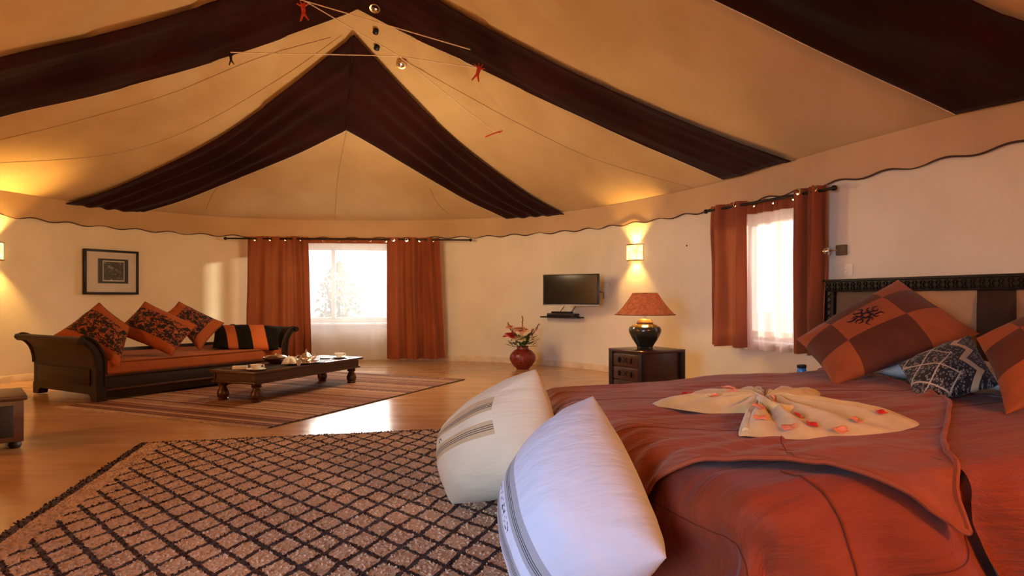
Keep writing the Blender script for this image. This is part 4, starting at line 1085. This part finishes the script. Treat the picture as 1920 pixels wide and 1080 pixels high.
# towel with petals
def towel():
    cpx = (1434, 762)
    out = [(1222, 756), (1250, 745), (1300, 738), (1352, 737), (1385, 734), (1402, 729), (1418, 731), (1430, 742), (1440, 744), (1452, 735), (1478, 731), (1510, 736), (1536, 734), (1541, 742), (1530, 757), (1520, 762),
           (1560, 761), (1610, 764), (1660, 774), (1700, 780), (1724, 792), (1705, 801), (1660, 811), (1600, 814), (1540, 818), (1500, 821), (1450, 818), (1400, 815), (1385, 813), (1389, 795), (1400, 778), (1396, 776), (1340, 774), (1290, 768), (1250, 762)]
    c = G(*cpx, ZT+.03); pts = [G(x, y, ZT+.03) for x, y in out]; pts = smoothpath(pts, 5, True)
    angs = [math.atan2(p.y-c.y, p.x-c.x) for p in pts]; N = len(pts); R = 24
    mb = MB(); root = thing('swan_towel', 'cream towel folded into a bird shape lying on the bed', 'towel', (c.x, c.y, ZT+.02), 0)
    for i, p in enumerate(pts):
        for j in range(R+1):
            f = j/R; q = c.lerp(p, f); l = (p-c).length*f
            k = i/N
            h = .022+.03*math.exp(-(l/.09)**2)+.05*abs(math.sin(k*2*PI*8.5+1.0+l*1.2))*min(1, l/.10)*(1-.35*f)+.008*nz(q.x*12, q.y*12)
            h *= (1-f**6)
            mb.v.append(Vector((q.x, q.y, ZT+.024+h)))
    for i in range(N):
        for j in range(R):
            a = i*(R+1)+j; b = ((i+1) % N)*(R+1)+j; mb.f.append((a, b, b+1, a+1))
    bvh = BVHTree.FromPolygons(mb.v, mb.f)
    o = mb.build('towel_cloth', 'towel', root, world=True, angle=None); 
    # rolled twist across the middle
    tw = MB().tube(smoothpath([G(1404, 733, ZT+.05), G(1424, 748, ZT+.075), G(1450, 765, ZT+.07), G(1500, 770, ZT+.05), G(1560, 768, ZT+.04)], 8), [.016+.012*math.sin(PI*k/32) for k in range(33)], 10); tw.build('towel_fold', 'towel', root, world=True)
    tw = MB().tube(smoothpath([G(1430, 760, ZT+.07), G(1412, 772, ZT+.055), G(1404, 790, ZT+.045), G(1398, 808, ZT+.035)], 8), [.014+.01*math.sin(PI*k/24) for k in range(25)], 10); tw.build('towel_fold', 'towel', root, world=True)
    return bvh
tb = towel()
pet = [(1287, 746, 'r', 'dark petal near the left tip of the towel'), (1351, 747, 'r', 'small dark petal on the left wing of the towel'), (1363, 740, 's', 'salmon petal on the upper edge of the left towel wing'), (1375, 746, 's', 'salmon petal below the upper edge of the left towel wing'),
       (1337, 756, 's', 'pale salmon petal on the lower left wing of the towel'), (1440, 748, 's', 'salmon petal between the two upper towel lobes'), (1422, 781, 's', 'upper salmon petal on the lower towel fold'), (1428, 794, 's', 'larger salmon petal on the lower towel fold'),
       (1497, 789, 'r', 'left of the two red petals side by side on the towel'), (1522, 798, 'r', 'right of the two red petals side by side on the towel'), (1482, 803, 's', 'salmon petal at the lower edge of the towel'), (1579, 802, 's', 'left salmon petal on the long towel tail'),
       (1606, 794, 's', 'right salmon petal on the long towel tail'), (1653, 782, 'r', 'single bright red petal near the right end of the towel'), (1448, 763, 's', 'salmon petal on the knot of the towel')]
def petal(x, y, k, label, seed):
    p = G(x, y, ZT+.05); h = tb.ray_cast(Vector((p.x, p.y, 2)), Vector((0, 0, -1)))
    z = h[0].z if h[0] is not None else ZT+.05
    rnd = random.Random(seed); r = rnd.uniform(.026, .036) if k == 's' else rnd.uniform(.024, .036)
    mb = MB()
    def fn(a, b):
        th = 2*PI*a; rr = r*b*(1-.25*math.cos(th)**3); return (rr*math.cos(th), rr*math.sin(th)*.8, .012*b*b*(.6+.4*math.sin(3*th+seed)))
    mb.grid(fn, 18, 4); o = mb.build('rose_petal', 'red_petal' if k == 'r' else 'pink_petal', angle=None)
    o.location = (p.x, p.y, z+.003); n = h[1] if h[0] is not None else Vector((0, 0, 1))
    if n.z < 0: n = -n
    o.rotation_euler = (n.to_track_quat('Z', 'Y').to_euler()); solid(o, .0015)
    tag(o, label, 'petal', 'rose petals on the towel')
for i, (x, y, k, lb) in enumerate(pet): petal(x, y, k, lb, i)

# ------------------------------------------------------------------ big floor pillows
cushion('floor_pillow', 'cream floor pillow with narrow striped band leaning on the foot of the bed', 'pillow',
    [P(848, 945, 3.36), P(1030, 903, 2.95), P(1005, 692, 3.2), P(848, 798, 3.66)], .46, 'pillow_cream', 'large floor pillows at the bed foot', N=36, seed=8, pinch=-.09, wr=.012, puff=.85)
cushion('floor_pillow', 'white floor pillow with grey woven stripes, nearest the camera', 'pillow',
    [P(958, 915, 2.3), P(1112, 742, 2.2), P(1250, 1046, 1.78), P(1000, 1190, 1.9)], .46, 'pillow_white', 'large floor pillows at the bed foot', N=40, seed=9, pinch=-.06, wr=.012, puff=.85)

# ------------------------------------------------------------------ hanging mobile strings and ceiling fittings
def under(x, y, off=.25):
    h = ceil_px(x, y); c = Vector((0, 0, CH)); return c+(h-c)*(1-off*1.6/(h-c).length)
mobile = thing('string_mobile', 'pale strings of a hanging mobile stretched under the tent peak', 'mobile', (APEX.x, APEX.y, 4.0), 0)
for pts in (((552, -4), (882, 93)), ((432, 98), (745, 105), (892, 127)), ((572, 2), (745, 103), (925, 246))):
    MB().tube([under(x, y, .3) for x, y in pts], .0055, 6).build('string', 'string', mobile, world=True)
def figure(x, y, h, mat, label, tilt=0, flat=False):
    top = under(x, y, .3); d = top.y; s_ = h/F*d
    r = thing('hanging_figure', label, 'ornament', top, 0, 'small figures hanging from the mobile')
    mb = MB(); k = s_
    c_, s2 = math.cos(tilt), math.sin(tilt)
    def pt(a, b): return (a*k*c_-b*k*s2, 0, a*k*s2+b*k*c_)
    if flat: mb.tube([pt(-.5, -.0), pt(0, .02), pt(.5, .0)], k*.035, 6); mb.tube([pt(.3, .0), pt(.36, -.06)], k*.05, 6)
    else:
        mb.tube([pt(0, .32), pt(0, -.1)], [k*.12, k*.1], 8)
        for q in ((-.3, .38), (.3, .32)): mb.tube([pt(0, .2), pt(*q)], [k*.06, k*.035], 6)
        for q in ((-.2, -.5), (.2, -.48)): mb.tube([pt(0, -.08), pt(*q)], [k*.08, k*.035], 6)
        mb.tube([pt(-.07, .3), pt(-.1, .52)], k*.04, 6); mb.tube([pt(.07, .3), pt(.12, .52)], k*.04, 6)
    mb.build('figure_body', mat, r)
figure(569, 20, 38, 'figure_red', 'red wooden figure hanging at the left of the peak', .1)
figure(433, 110, 24, 'figure_black', 'small black figure hanging against the cream cloth at the left', .1)
figure(884, 94, 20, 'figure_black', 'small black figure against the dark band right of the peak')
figure(896, 136, 34, 'figure_red', 'red wooden figure hanging right of the peak', -.3)
figure(926, 251, 34, 'figure_red', 'thin red stick figure seen edge-on, lowest of the mobile', .35, True)
def spot(x, y, r_px, label, ring=True):
    p = ceil_px(x, y, .0); p2 = ceil_px(x+3, y, 0); p3 = ceil_px(x, y+3, 0); n = (p2-p).cross(p3-p).normalized()
    if n.dot(Vector((0, 0, CH))-p) < 0: n = -n
    rad = r_px/F*p.y*1.1; root = thing('ceiling_spot', label, 'ceiling light', p+n*.04, 0, 'small round fittings near the peak')
    Rm = n.to_track_quat('Z', 'Y').to_matrix().to_4x4(); a = MB()
    if ring: a.lathe([(rad, -.04), (rad, .0), (rad*.9, .012), (rad*.65, .008), (rad*.6, 0)], 20)
    else: a.lathe([(rad, -.04), (rad, 0), (rad*.5, .01), (0, .012)], 16)
    a.v = [Rm @ q for q in a.v]; a.build('trim_ring', 'brass' if ring else 'iron', root)
    if ring:
        b = MB().lathe([(rad*.6, 0), (rad*.4, .006), (0, .01)], 16); b.v = [Rm @ q for q in b.v]; b.build('lens', 'chrome', root)
spot(704, 11, 10, 'upper round brass ceiling fitting near the peak'); spot(753, 117, 9, 'lower round brass ceiling fitting on the cream cloth')
spot(705, 57, 5, 'upper small dark ceiling stud', False); spot(707, 87, 5, 'lower small dark ceiling stud', False)
